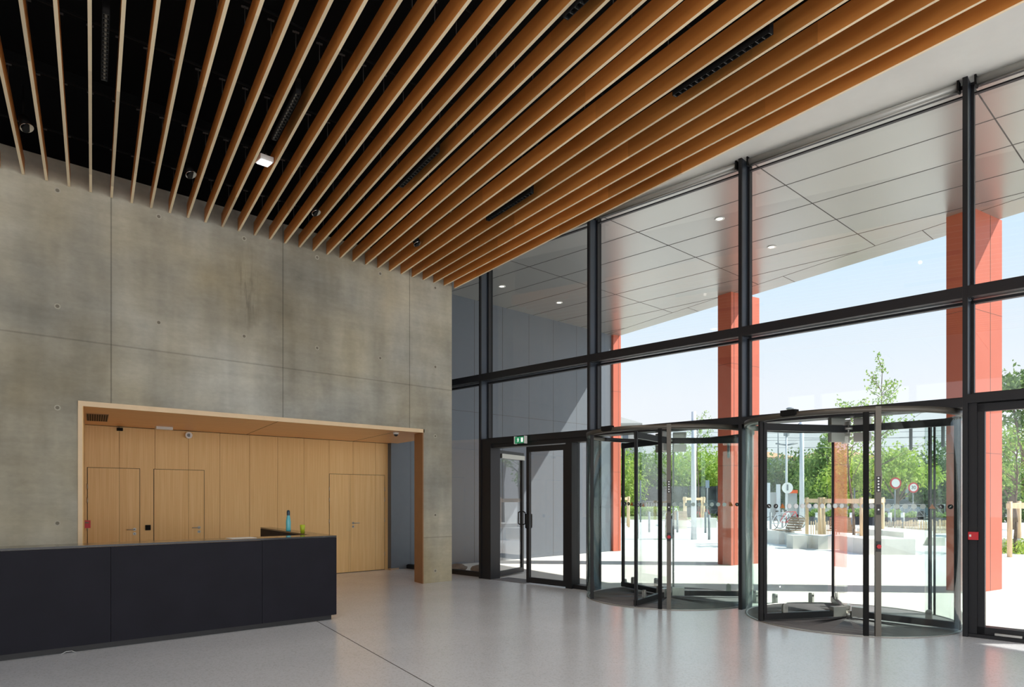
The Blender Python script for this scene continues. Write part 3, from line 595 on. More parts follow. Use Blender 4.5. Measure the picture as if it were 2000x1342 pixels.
# ceiling fittings, placed on the alcove ceiling plane
def onceil(px, y, z=2.80):
    D = (EYE-z)*FPX/(y-971.5); return at(px, D)[:2]
c = onceil(190, 815.5); r = thing('vent_grille', 'brown slotted air grille in the alcove ceiling', 'vent', (*c, 2.8))
g = MB(); g.ob(c, p_, u, -.14, .14, -.52, .52, 2.793, 2.80); g.build('grille_frame', 'lining', r)
g = MB()
for k in range(9): g.ob(c, p_, u, -.128+k*.03, -.110+k*.03, -.49, .49, 2.791, 2.795)
g.build('slots', 'gap', r)
c = onceil(320, 834); mb = MB(); mb.box(c[0]-.13, c[0]+.13, c[1]-.05, c[1]+.05, 2.755, 2.80); tag(mb.build('emergency_light', 'white_plastic'), 'white oblong emergency light under the alcove ceiling', 'light')
r = thing('wall_speaker', 'round white speaker projecting from the top of the alcove back wall', 'speaker', (4.10, 12.93, 2.72)); g = MB(); g.cyl((4.10, 13.0, 2.72), (4.07, 12.88, 2.71), .05, 20).cyl((4.07, 12.88, 2.71), (4.065, 12.865, 2.71), .058, 20); g.build('speaker_body', 'white_plastic', r)
g = MB(); g.cyl((4.065, 12.865, 2.71), (4.0645, 12.862, 2.71), .03, 16); g.build('cone', 'polegrey', r)
mb = MB(); mb.box(2.95, 3.03, 12.93, 13.0, 2.725, 2.775); tag(mb.build('motion_sensor', 'black_metal'), 'tiny dark sensor at the top of the panelling above the left alcove door', 'sensor')
c = (7.02, 10.72); r = thing('dome_camera', 'small dome camera under the right end of the alcove ceiling', 'camera', (*c, 2.8)); g = MB(); g.cyl((*c, 2.8), (*c, 2.765), .055, 20, .048); g.build('base', 'white_plastic', r); g = MB(); g.ball((*c, 2.765), .038); g.build('dome', 'tyre', r)
mb = MB(); mb.prism([(8.25, 12.80), (8.62, 12.9), (8.60, 12.97), (8.22, 12.88)], 0, .03); tag(mb.build('timber_offcut', 'seatwood'), 'short timber strip lying on the floor at the end of the alcove wall', 'strip')

# ------------------------------------------------------------ canopy, cladding, columns outside
ex = lambda Y: 14.20+.2*(Y-2.57)
mb = MB(); mb.prism([FP(-11.3, .28), (ex(-10), -10), (ex(13.1), 13.1), FP(10.9, .28)], ZC, ZC+.35)
def seamline(P, Q, w=.02):
    dx, dy = Q[0]-P[0], Q[1]-P[1]; L = sqrt(dx*dx+dy*dy); a = (dx/L, dy/L); mb.ob(P, a, (-a[1], a[0]), 0, L, -w/2, w/2, ZC-.002, ZC+.001, 1)
e2 = lambda Y: 13.52+.222*(Y-2.57)
for k in range(8):
    t = .36+.945*(k+1) if k else 1.29
    t = 1.29+.955*k
    s = -10.5
    # clip each long seam where it meets the edge strip
    P = FP(s, t); Q = FP(10.7, t)
    pts = [FP(s+q*.1, t) for q in range(215)]; pts = [x for x in pts if x[0] < e2(x[1])]
    if len(pts) > 2: seamline(pts[0], pts[-1])
for Y in (-8.55, -5.87, -3.18, -.5, 2.19, 4.86, 7.55, 10.23): seamline((FP(Y-2.23, .5)[0]-.2, Y), (e2(Y), Y), .016)
seamline((e2(-9), -9), (e2(12.9), 12.9), .014)
for Y in (-2, 1.0, 4.0, 6.9, 9.7): seamline((e2(Y), Y), (ex(Y)-.01, Y), .012)
struct('ceiling_canopy', mb, ['soffit', 'seam'])
def downlight(x, y, l):
    r = thing('downlight', l, 'light', (x, y, ZC), 'round lights in the canopy'); g = MB(); g.arc((x, y), .055, .085, 0, 360, ZC-.010, ZC, 28, fr=((1, 0), (0, 1))); g.build('rim', 'white_plastic', r); g = MB(); g.cyl((x, y, ZC-.006), (x, y, ZC-.003), .055, 24); g.build('lens', 'lamp_on', r)
downlight(10.45, 11.6, 'round canopy light leftmost, over the grey wall near the pier'); downlight(12.36, 11.6, 'round canopy light right of the leftmost one, over the grey wall'); downlight(10.68, 6.22, 'round canopy light above the farther revolving door'); downlight(12.62, 6.24, 'round canopy light right of the third mullion')
YG = 12.87
mb = MB(); mb.box(8.3, 15.98, YG, YG+.4, -.1, ZC)
for x in (8.82, 9.755, 10.69, 11.62, 12.555, 13.485, 14.43, 15.4): mb.box(x-.005, x+.005, YG-.001, YG+.01, 0, ZC, 1)
mb.box(8.3, 15.98, YG-.001, YG+.01, 3.68, 3.688, 1)
struct('wall_grey_cladding', mb, ['greypanel', 'seam'])
mb = MB(); mb.box(8.3, 15.8, YG+.3, 22, -.1, 6.8); struct('wall_neighbour_wing', mb, 'greypanel')
def column(K, a, b_, seams, label):
    r = thing('column', label, 'column', (*K, 0), 'orange clad columns')
    g = MB(); g.ob(K, p_, u, 0, a, 0, b_, 0, ZC)
    for s in seams: g.ob(K, p_, u, s-.006, s+.006, -.0015, .01, 0, ZC, 1)
    for z in (2.35, 4.75): g.ob(K, p_, u, -.001, a+.001, -.001, b_+.001, z, z+.006, 1)
    g.build('cladding', ['orange', 'seam'], r)
column((14.672, 8.244), 1.0, .40, [.10], 'orange clad column behind the mullion between the two revolving doors')
column((13.41, 3.10), .97, .44, [.55], 'orange clad column behind the mullion right of the nearer revolving door')
column((15.985, 12.80), .29, .40, [.2], 'orange clad column at the outer end of the grey wall')
column((12.40, -1.95), .97, .44, [.55], 'orange clad column beyond the right edge of the photo')
# stones behind the far pane
for x, y, rr, l in ((9.15, 11.6, .16, 'brown stone left of the pair behind the far glass'), (9.45, 11.2, .15, 'brown stone right of the pair behind the far glass')):
    mb = MB(); mb.ball((x, y, rr*.45), rr, sq=(1.5, 1, .55), jit=.3, n=14, seed=int(x*10)); tag(mb.build('stone', 'rock'), l, 'stone', 'stones by the glass')

# ------------------------------------------------------------ plaza furniture
def bollard(px, yf, ztop, l, rr=.045):
    D = EYE*FPX/(yf-971.5); x, y, _ = at(px, D); mb = MB(); mb.cyl((x, y, 0), (x, y, ztop-.02), rr, 12).cyl((x, y, ztop-.02), (x, y, ztop), rr, 12, rr*.6)
    tag(mb.build('bollard', 'polegrey'), l, 'bollard', 'slim grey bollards on the plaza')
for a in ((1245, 1052, .95, 'slim grey bollard furthest left, seen through the farther revolving door'), (1268, 1039.5, .95, 'slim grey bollard second from left, just behind the leftmost one'), (1323, 1040, .95, 'slim grey bollard between the litter bin and the white mast'), (1377.8, 1041, .95, 'slim grey bollard beside the timber frame left of the orange column'), (1385, 1054, .95, 'slim grey bollard closest to the shaded side of the orange column'), (1505, 1042, .95, 'slim grey bollard left of the bicycle'), (1528, 1030, .95, 'slim grey bollard in front of the bicycle')): bollard(*a)
x, y, _ = at(1308, 26.2); r = thing('litter_bin', 'slim grey slatted litter bin with dark lid on the plaza', 'bin', (x, y, 0)); g = MB()
for k in range(12): a = k*pi/6; g.cyl((x+.15*cos(a), y+.15*sin(a), .05), (x+.15*cos(a), y+.15*sin(a), .78), .022, 6)
g.cyl((x, y, .02), (x, y, .06), .16, 16); g.build('body', 'polegrey', r); g = MB(); g.cyl((x, y, .78), (x, y, .88), .17, 18, .15); g.build('lid', 'black_metal', r)
def mast(px, D, w, h, l, mat='polewhite', extra=None):
    x, y, _ = at(px, D); r = thing('mast', l, 'mast', (x, y, 0)); g = MB(); g.cyl((x, y, 0), (x, y, h), w, 14, w*.8); g.build('pole', mat, r)
    if extra: extra(r, x, y)
    return r
mast(1355, 25.9, .105, 4.85, 'thick white mast in the middle of the plaza left of the orange column')
def arm(r, x, y):
    g = MB(); a = at(1540, 37); g.cyl((x, y, 5.3), (a[0], a[1], 5.1), .05, 8).cyl((x, y, 5.6), (a[0], a[1], 5.15), .02, 6); g.build('bracket_arm', 'polegrey', r)
mast(1566, 36, .13, 5.8, 'grey white tram mast with side bracket seen through the nearer revolving door', extra=arm)
def lampx(r, x, y):
    g = MB(); a = at(1515, 40); b2 = at(1558, 40); g.tube([(a[0], a[1], 4.75), (x, y, 4.66), (b2[0], b2[1], 4.78)], .045); g.build('cross_arm', 'polegrey', r)
    g = MB(); g.box(x-.12, x+.12, y-.12, y+.12, 5.2, 5.7); g.build('signal_box', 'polegrey', r)
    g = MB(); g.disc((x-.1, y-.1, 2.15), (-VX, -VY, 0), .32, 24, th=.03); sg = g.build('oval_sign', 'white_plastic', r)
    g = MB(); g.ob((x-.1-VX*.035, y-.1-VY*.035), (VY, -VX), (VX, VY), -.05, .05, -.003, .003, 2.0, 2.35); g.build('sign_bar', 'polegrey', sg)
mast(1536, 40, .07, 5.3, 'thin white post with a round white sign and cross arm left of the tram mast', extra=lampx)
def lampc(r, x, y):
    a = at(1543, 62); g = MB(); g.tube([(x, y, 8.9), (a[0], a[1], 9.6)], .05); g.build('arm', 'polegrey', r); g = MB(); g.ball((a[0], a[1], 9.65), .35, sq=(1, 1, .4)); g.build('lamp_head', 'polegrey', r)
mast(1520, 62, .07, 8.95, 'tall street lamp with curved head rising above the trees', 'polegrey', lampc)
mast(1771, 50, .12, 4.9, 'white striped post right of the round traffic signs')
mast(1764, 52, .2, 5.5, 'dark tree-like grey mast just left of the white striped post', 'polegrey')
def sign(px, D, zc, rr, ring, l, txt=None):
    x, y, _ = at(px, D); r = thing('traffic_sign', l, 'sign', (x, y, 0), 'round traffic signs'); g = MB(); g.cyl((x, y, 0), (x, y, zc), .035, 8); g.build('post', 'polegrey', r)
    g = MB(); g.disc((x-VX*.05, y-VY*.05, zc), (-VX, -VY, 0), rr, 24, th=.015); p = g.build('sign_face', ring, r); g = MB(); g.disc((x-VX*.066, y-VY*.066, zc), (-VX, -VY, 0), rr*.72, 24, th=.004); g.build('sign_centre', 'white_plastic', p)
    if txt:
        cu = bpy.data.curves.new('number', 'FONT'); cu.body = txt; cu.size = rr*.95; cu.align_x = 'CENTER'; cu.align_y = 'CENTER'; cu.extrude = .002
        o = bpy.data.objects.new('tmp', cu); COL.objects.link(o); bpy.context.view_layer.update(); me = bpy.data.meshes.new_from_object(o); bpy.data.objects.remove(o)
        tx = bpy.data.objects.new('number', me); COL.objects.link(tx); me.materials.append(M['sticker_black']); tx.parent = p
        tx.rotation_euler = (pi/2, 0, atan2(VY, VX)-pi/2); tx.location = (-VX*.075, -VY*.075, zc)
sign(1748, 36, 2.35, .30, 'red', 'round red rimmed sign on a thin post, higher and left of the pair')
sign(1783, 42, 2.2, .32, 'red', 'round red rimmed number sign, lower and right of the pair', '30')
# ticket totem
x, y, _ = at(1546, 42); r = thing('ticket_totem', 'grey totem with bright orange head left of the tram mast', 'totem', (x, y, 0)); g = MB(); e0 = (VX, VY); e1 = (VY, -VX)
g.ob((x, y), e0, e1, -.15, .15, -.28, .28, 0, 1.85); g.build('body', 'kiosk', r); g = MB(); g.ob((x, y), e0, e1, -.17, .17, -.31, .31, 1.85, 2.05); g.build('head', 'orange_sign', r)
for px, w, h, l in ((1499, .16, 2.6, 'tall pale information panel furthest left at the tram stop'), (1520, .12, 2.5, 'narrow pale upright panel beside the grey cabinet')):
    x, y, _ = at(px, 47); mb = MB(); mb.ob((x, y), e0, e1, -.08, .08, -w, w, 0, h); tag(mb.build('info_panel', 'polewhite'), l, 'panel')
x, y, _ = at(1510, 47.5); mb = MB(); mb.ob((x, y), e0, e1, -.3, .3, -.4, .4, 0, 1.95); tag(mb.build('cabinet', 'kiosk'), 'grey technical cabinet behind the bicycles', 'cabinet')
# concrete benches
def block(px0, px1, yf, yt, dep, l, skew=0):
    D = EYE*FPX/(yf-971.5); zt = zy(yt, D); P = at(px0, D); Q = at(px1, D+skew); mb = MB(); b0 = (VX*dep, VY*dep)
    mb.prism([P[:2], Q[:2], (Q[0]+b0[0], Q[1]+b0[1]), (P[0]+b0[0], P[1]+b0[1])], -.05, zt)
    tag(mb.build('concrete_bench', 'cblock'), l, 'bench', 'cast concrete bench blocks'); return D, zt
block(1521, 1552, 1063, 1038.5, 1.6, 'concrete bench block furthest left, under the wooden lounge seat')
block(1549, 1576, 1072, 1046, .5, 'cubic concrete block in front of the lounge seat block', 0)
block(1578, 1596, 1071, 1046, 2.2, 'sunlit concrete block right of the cubic one')
block(1598, 1682, 1073, 1047, .9, 'long low concrete bench behind the central timber posts')
block(1693, 1788, 1083.5, 1053, 1.6, 'widest concrete block, nearest in the plaza')
block(1765, 1822, 1068, 1040, 3, 'concrete planter wall right of the widest block', 1.0)
block(1824, 1846, 1066, 1050, 2, 'low concrete step beside the right orange column')
block(1952, 2030, 1078, 1053, .5, 'concrete retaining wall at the right edge of the photo', 0)
block(1210, 1231, 1022, 1012, .6, 'low concrete block behind the leftmost timber frame')
block(1317, 1342, 1033, 1016, .9, 'concrete bench block under the small wooden seat left of the white mast')
block(1360, 1400, 1031, 1012, .7, 'concrete bench block right of the white mast')
def lounge(px, D, z, face, l, sc=1.0):
    x, y, _ = at(px, D); r = thing('slatted_seat', l, 'seat', (x, y, z), 'curved wooden slat seats'); ca, sa = cos(face), sin(face); f = (ca, sa); c = (-sa, ca)
    g = MB()
    for k in range(6): g.ob((x, y), f, c, -.35+k*.1, -.27+k*.1, -.4*sc, .4*sc, z+.0, z+.03)
    g.build('seat', 'seatwood', r); g = MB()
    for k in range(5):
        q = -.36-.05*k; zz = z+.04+.085*k; g.ob((x, y), f, c, q-.02, q+.01, -.34*sc, .34*sc, zz, zz+.07)
    g.build('backrest', 'seatwood', r)
lounge(1534, 23.6, .45, R_(160), 'curved wooden slat seat on the leftmost concrete block'); lounge(1667, 22.5, .44, R_(-20), 'curved wooden slat seat behind the central timber posts'); lounge(1333, 34.5, .46, R_(20), 'small wooden slat seat left of the white mast'); lounge(1640, 23.5, .44, R_(200), 'pale wooden slat seat seen past the revolving door hub')
def guard(corners, zt, l, seed=0, posts=()):
    P = [at(px, D) for px, D in corners]; cx = sum(p[0] for p in P)/len(P); cy = sum(p[1] for p in P)/len(P)
    r = thing('tree_guard', l, 'tree guard', (cx, cy, 0), 'timber tree guards')
    for p in P+[at(a, b_) for a, b_ in posts]: g = MB(); g.cyl((p[0], p[1], 0), (p[0], p[1], zt+.05), .06, 10); g.build('post', 'timber', r)
    for a, b_ in zip(P, P[1:]+P[:1]):
        dx, dy = b_[0]-a[0], b_[1]-a[1]; L = sqrt(dx*dx+dy*dy); e = (dx/L, dy/L); g = MB(); g.ob(a[:2], e, (-e[1], e[0]), -.08, L+.08, -.03, .03, zt-.14, zt); g.build('rail', 'timber', r)
guard([(1339, 38), (1375, 38.4), (1370, 40.5), (1336, 40)], 1.58, 'timber frame around the tree behind the white mast')
guard([(1197, 36), (1228, 36.5), (1226, 38), (1196, 38)], 1.6, 'timber frame beside the leftmost orange column')
guard([(1576, 25.0), (1608, 22.6), (1683, 20.6), (1724, 24.5)], 1.55, 'large timber frame in the middle of the concrete benches', posts=((1601, 23), (1690, 21.0)))
guard([(1972, 18.3), (2040, 18.5), (2060, 20.5), (1990, 20.3)], 1.44, 'timber frame at the right edge of the photo')
# picket fence
r = thing('picket_fence', 'low chestnut picket fence behind the concrete benches', 'fence', at(1790, 29)); g = MB(); rd = random.Random(3)
for k in range(60):
    px = 1716+k*2.55; D = 29+.012*(px-1716); x, y, _ = at(px, D); a = rd.uniform(-.03, .03); g.cyl((x, y, 0), (x+a, y+a, .52+rd.random()*.1), .018, 5)
g.build('pickets', 'timber', r); g = MB(); 
for z in (.15, .42): g.tube([at(1716, 29, z), at(1790, 29.9, z), at(1868, 30.8, z)], .008, 5)
g.build('wire', 'polegrey', r)
r = thing('picket_fence', 'low chestnut picket fence between the timber posts and the hedge boxes', 'fence', at(1600, 30)); g = MB()
for k in range(14):
    px = 1584+k*4.2+rd.uniform(-1, 1); x, y, _ = at(px, 29.5); g.cyl((x, y, 0), (x, y, .5+rd.random()*.15), .02, 5)
g.build('pickets', 'timber', r)
# hedge boxes
def leafy(c, ext, n, size, seed, mat, name, parent=None, base=True):
    rd = random.Random(seed); g = MB()
    for k in range(n):
        while True:
            q = [rd.uniform(-1, 1) for _ in range(3)]
            if sum(a*a for a in q) <= 1: break
        g.leaf((c[0]+q[0]*ext[0], c[1]+q[1]*ext[1], c[2]+q[2]*ext[2]), size*rd.uniform(.6, 1.3), rd)
    return g.build(name, mat, parent)
for i, (px0, px1, D, l) in enumerate(((1577, 1598, 40, 'dark planter box with hedge left of the central timber posts'), (1614, 1650, 40, 'dark planter box with hedge behind the nearer revolving door hub'), (1659, 1690, 40, 'dark planter box with hedge left of the bronze door post'), (1698, 1738, 39, 'dark planter box with hedge right of the bronze door post'), (1742, 1785, 38, 'dark planter box with the fullest hedge behind the picket fence'), (1822, 1862, 38, 'dark planter box with hedge behind the right orange column'))):
    P = at(px0, D); Q = at(px1, D); c = ((P[0]+Q[0])/2, (P[1]+Q[1])/2, 0); w = (px1-px0)/FPX*D/2
    r = thing('planter', l, 'planter', c, 'dark hedge planters'); g = MB(); g.ob(c[:2], e1, e0, -w, w, -.35, .35, 0, .48); g.build('box', 'car_dark', r); g = MB()
    rd = random.Random(i)
    for k in range(700):
        a = rd.uniform(-w, w); b_ = rd.uniform(-.35, .35); g.leaf((c[0]+e1[0]*a+e0[0]*b_, c[1]+e1[1]*a+e0[1]*b_, rd.uniform(.45, .8+.15*sin(a*4+i))), .07*rd.uniform(.6, 1.4), rd)
    g.build('hedge', 'leaf_mid', r)
# low bollard lights beside the fence
for px, l in ((1596, 'short grey light bollard with pale cap left of the central posts'), (1663, 'short grey light bollard with pale cap left of the bronze door post'), (1738, 'short grey light bollard with pale cap, left one behind the picket fence'), (1763, 'short grey light bollard with pale cap, right one behind the picket fence')):
    x, y, _ = at(px, 33); r = thing('light_bollard', l, 'bollard', (x, y, 0), 'short light bollards'); g = MB(); g.cyl((x, y, 0), (x, y, .62), .09, 12); g.build('body', 'polegrey', r); g = MB(); g.cyl((x, y, .62), (x, y, .86), .085, 12); g.build('cap', 'white_plastic', r)
# bicycles
def bicycle(px, D, l, fm, face):
    x, y, _ = at(px, D); r = thing('bicycle', l, 'bicycle', (x, y, 0), 'parked bicycles'); f = Vector((cos(face), sin(face), 0)); c = Vector((x, y, 0)); up = Vector((0, 0, 1))
    for s in (-.5, .5):
        g = MB(); n = 24; o = c+f*s+up*.34; pts = [o+f*(.33*cos(2*pi*k/n))+up*(.33*sin(2*pi*k/n)) for k in range(n+1)]; g.tube(pts, .016, 6); wh = g.build('wheel', 'tyre', r)
        g = MB(); [g.cyl(o, pts[k], .003, 4) for k in range(0, n, 3)]; g.build('spokes', 'steel', wh)
    g = MB(); A = c-f*.5+up*.34; B = c-f*.12+up*.32; Cc = c-f*.22+up*.85; Dd = c+f*.32+up*.86; E_ = c+f*.5+up*.34
    for a, b_ in ((A, B), (A, Cc), (B, Cc), (Cc, Dd), (B, Dd), (Dd, E_)): g.cyl(a, b_, .02, 6)
    g.build('frame', fm, r); g = MB(); g.ball(Cc+up*.08, .12, sq=(1, .6, .35)); g.build('saddle', 'tyre', r); g = MB(); n_ = Vector((-f.y, f.x, 0)); g.cyl(Dd, Dd+up*.16, .014, 6); g.cyl(Dd+up*.16-n_*.28, Dd+up*.16+n_*.28, .014, 6); g.build('handlebar', 'steel', r)
bicycle(1527, 33, 'parked bicycle with pale frame left of the lounge seat', 'polewhite', R_(-50)); bicycle(1542, 35, 'parked bicycle with red frame behind the lounge seat', 'red', R_(-40)); bicycle(1372, 42, 'parked bicycle with red frame behind the white mast', 'red', R_(-45)); bicycle(1393, 42.5, 'parked dark bicycle beside the left orange column', 'car_dark', R_(-50)); bicycle(1312, 46, 'parked pale bicycle above the litter bin', 'polewhite', R_(-45))
# cars
def car(px, D, l, mat, face, L=4.1):
    x, y, _ = at(px, D); r = thing('car', l, 'car', (x, y, 0), 'parked cars'); f = (cos(face), sin(face)); s = (-sin(face), cos(face)); H = L/2
    prof = [(-H, .30), (H, .30), (H, .62), (H*.92, .80), (H*.52, .93), (-H*.95, .95), (-H, .75)]; roof = [(H*.52, .93), (H*.15, 1.42), (-H*.55, 1.45), (-H*.9, .95)]
    def ext(pr, w0, w1): 
        n = len(pr); vs = [(x+f[0]*a+s[0]*w0, y+f[1]*a+s[1]*w0, z) for a, z in pr]+[(x+f[0]*a+s[0]*w1, y+f[1]*a+s[1]*w1, z) for a, z in pr]
        g = MB(); g.add(vs, [[i, (i+1) % n, n+(i+1) % n, n+i] for i in range(n)]+[list(range(n)), list(range(n, 2*n))]); return g
    ext(prof, -.85, .85).build('car_body', mat, r); ext(roof, -.70, .70).build('cabin_windows', 'pane_dark', r)
    g = ext([(H*.13, 1.41), (-H*.55, 1.44), (-H*.55, 1.48), (H*.13, 1.45)], -.71, .71); g.build('roof', mat, r)
    for a in (-H*.62, H*.62):
        for b_ in (-.86, .70): g = MB(); p = Vector((x+f[0]*a+s[0]*b_, y+f[1]*a+s[1]*b_, .32)); g.cyl(p, p+Vector((*s, 0))*.17, .32, 18); g.build('wheel', 'tyre', r)
car(1588, 51.5, 'white parked car left of the central timber posts', 'car_white', R_(46)); car(1641, 51.5, 'pale blue parked car behind the nearer revolving door hub', 'car_blue', R_(46)); car(1694, 51.5, 'dark parked car left of the bronze door post', 'car_dark', R_(46)); car(1752, 49.5, 'blue grey parked car behind the round signs', 'car_blue', R_(-45)); car(1380, 55, 'dark parked car beside the left orange column', 'car_dark', R_(-45))
# steel railing with crossed bars
r = thing('railing', 'grey steel railing with crossed bars in front of the dark trees', 'railing', at(1820, 46)); g = MB()
pp = [at(1705+k*20, 46+k*.2) for k in range(10)]
for a, b_ in zip(pp, pp[1:]):
    g.cyl((*a[:2], 0), (*a[:2], 1.15), .03, 6); g.cyl((*a[:2], 1.1), (*b_[:2], 1.1), .02, 6); g.cyl((*a[:2], .3), (*b_[:2], .3), .02, 6); g.cyl((*a[:2], .3), (*b_[:2], 1.1), .015, 6); g.cyl((*a[:2], 1.1), (*b_[:2], .3), .015, 6)
g.build('rails', 'polegrey', r)
# road, verge and hoarding
mb = MB(); P = [at(1100, 50), at(2300, 47), at(2300, 62), at(1100, 66)]; mb.prism([p[:2] for p in P], -.01, .002); struct('ground_road', mb, 'asphalt')
mb = MB(); P = [at(1100, 50), at(1470, 48), at(1470, 74), at(1100, 76)]; mb.prism([p[:2] for p in P], -.01, .012); struct('ground_verge', mb, 'dirtgreen')
for i, (a, b_) in enumerate(((1235, 1295), (1296, 1345), (1346, 1420))):
    P = at(a, 62); Q = at(b_, 62); dx, dy = Q[0]-P[0], Q[1]-P[1]; L = sqrt(dx*dx+dy*dy); e = (dx/L, dy/L); mb = MB(); mb.ob(P[:2], e, (-e[1], e[0]), 0, L-.05, 0, .1, 0, 2.6)
    for k in range(int(L/2.4)+1): mb.ob(P[:2], e, (-e[1], e[0]), k*2.4, k*2.4+.12, -.15, 0, 0, 2.65)
    tag(mb.build('hoarding', 'hoard'), ['dark painted hoarding left of the bronze post of the farther revolving door', 'dark painted hoarding behind the farther revolving door', 'dark painted hoarding beside the left orange column'][i], 'hoarding', 'painted hoardings under the trees')
for px, D, h, l in ((1243, 58, 2.6, 'grey pole with a narrow vertical sign left of the hoarding'), (1251, 44, 2.7, 'thin grey pole in front of the hoarding'), (1292, 50, 2.0, 'thin pale pole in front of the hoarding'), (1381, 40, 2.6, 'thin pole with small blue sign beside the left orange column'), (1669, 45, 2.2, 'twin grey pole left of the bronze door post')):
    x, y, _ = at(px, D); r = thing('street_pole', l, 'pole', (x, y, 0)); g = MB(); g.cyl((x, y, 0), (x, y, h), .05, 8); g.build('pole', 'polegrey', r)
    if px in (1243, 1381): g = MB(); g.ob((x, y), e1, e0, -.11, .11, -.09, -.06, h-(.9 if px == 1243 else .45), h); g.build('plate', 'polewhite' if px == 1243 else 'car_blue', r)
# overhead wires
for i, (y0, y1, l) in enumerate(((838, 838, 'topmost tram wire'), (843, 852, 'second tram wire from the top'), (858, 846, 'third tram wire from the top'), (868, 865, 'lowest tram wire'))):
    mb = MB(); A = at(1150, 40, zy(y0, 40)); B = at(1950, 42, zy(y1, 42)); pts = [Vector(A).lerp(Vector(B), k/8)-Vector((0, 0, .25*sin(pi*k/8))) for k in range(9)]; mb.tube(pts, .013, 4); tag(mb.build('tram_wire', 'polegrey'), l+' behind the revolving doors', 'wire', 'overhead tram wires')
# far buildings
def building(px, D, w, dep, h, l, mat, roofm, over=.4):
    x, y, _ = at(px, D); r = thing('building', l, 'building', (x, y, 0)); g = MB(); g.ob((x, y), e1, e0, -w/2, w/2, 0, dep, 0, h); g.build('walls', mat, r)
    g = MB(); g.ob((x, y), e1, e0, -w/2-over, w/2+over, -over, dep+over, h, h+.25)
    P = lambda a, b_, z: (x+e1[0]*a+e0[0]*b_, y+e1[1]*a+e0[1]*b_, z)
    g.add([P(-w/2-over, -over, h+.25), P(w/2+over, -over, h+.25), P(w/2+over, dep+over, h+.25), P(-w/2-over, dep+over, h+.25), P(-w/4, dep/2, h+1.6), P(w/4, dep/2, h+1.6)], [[0, 1, 5, 4], [1, 2, 5], [2, 3, 4, 5], [3, 0, 4]]); g.build('roof', roofm, r)
    for k in range(int(w/2.4)):
        for z in (h-2.2, h-5.0):
            if z > 0: g = MB(); a = -w/2+1.2+k*2.4; g.ob((x, y), e1, e0, a-.4, a+.4, -.03, 0, z, z+1.3); g.build('window', 'pane_dark', r)
building(1206, 95, 5.0, 8, 11.6, 'pale building with overhanging roof behind the leftmost orange column', 'bldg', 'bldg', .8)
building(1490, 130, 12, 10, 9.0, 'distant bluish house with orange tiled roof left of the thin white post', 'bldg_blue', 'roof')
building(1655, 120, 10, 10, 8.6, 'distant pale block glimpsed behind the conifer top', 'bldg', 'roof')
# ------------------------------------------------------------ trees
def tree(px, D, h, blobs, n, size, mat, label, trunk=.16, seed=1, nm='tree', group='trees behind the road', tr_h=None):
    x, y, _ = at(px, D); r = thing(nm, label, 'tree', (x, y, 0), group); rd = random.Random(seed)
    g = MB(); g.cyl((x, y, 0), (x, y, (tr_h or h*.6)), trunk, 10, trunk*.5)
    tot = sum(b[3]**2 for b in blobs)
    for a, b_, z, rr, *q in blobs: g.cyl((x, y, h*.25), (x+e1[0]*a+e0[0]*b_, y+e1[1]*a+e0[1]*b_, z), trunk*.4, 6, trunk*.12)
    g.build('trunk', 'bark', r); f = MB()
    for a, b_, z, rr, *q in blobs:
        sz = q[0] if q else 1.0; cx, cy = x+e1[0]*a+e0[0]*b_, y+e1[1]*a+e0[1]*b_; m = int(n*rr*rr/tot)
        cl = []
        for _ in range(max(6, int(rr*9))):
            v = Vector((rd.gauss(0, 1), rd.gauss(0, 1), rd.gauss(0, 1))).normalized(); cl.append(v*rr*rd.uniform(.5, .95))
        for _ in range(m):
            c = rd.choice(cl); w = rr*.26
            f.leaf((cx+c.x+rd.gauss(0, w), cy+c.y+rd.gauss(0, w), z+(c.z+rd.gauss(0, w))*sz), size*rd.uniform(.6, 1.3), rd)
    f.build('foliage', mat, r); return r
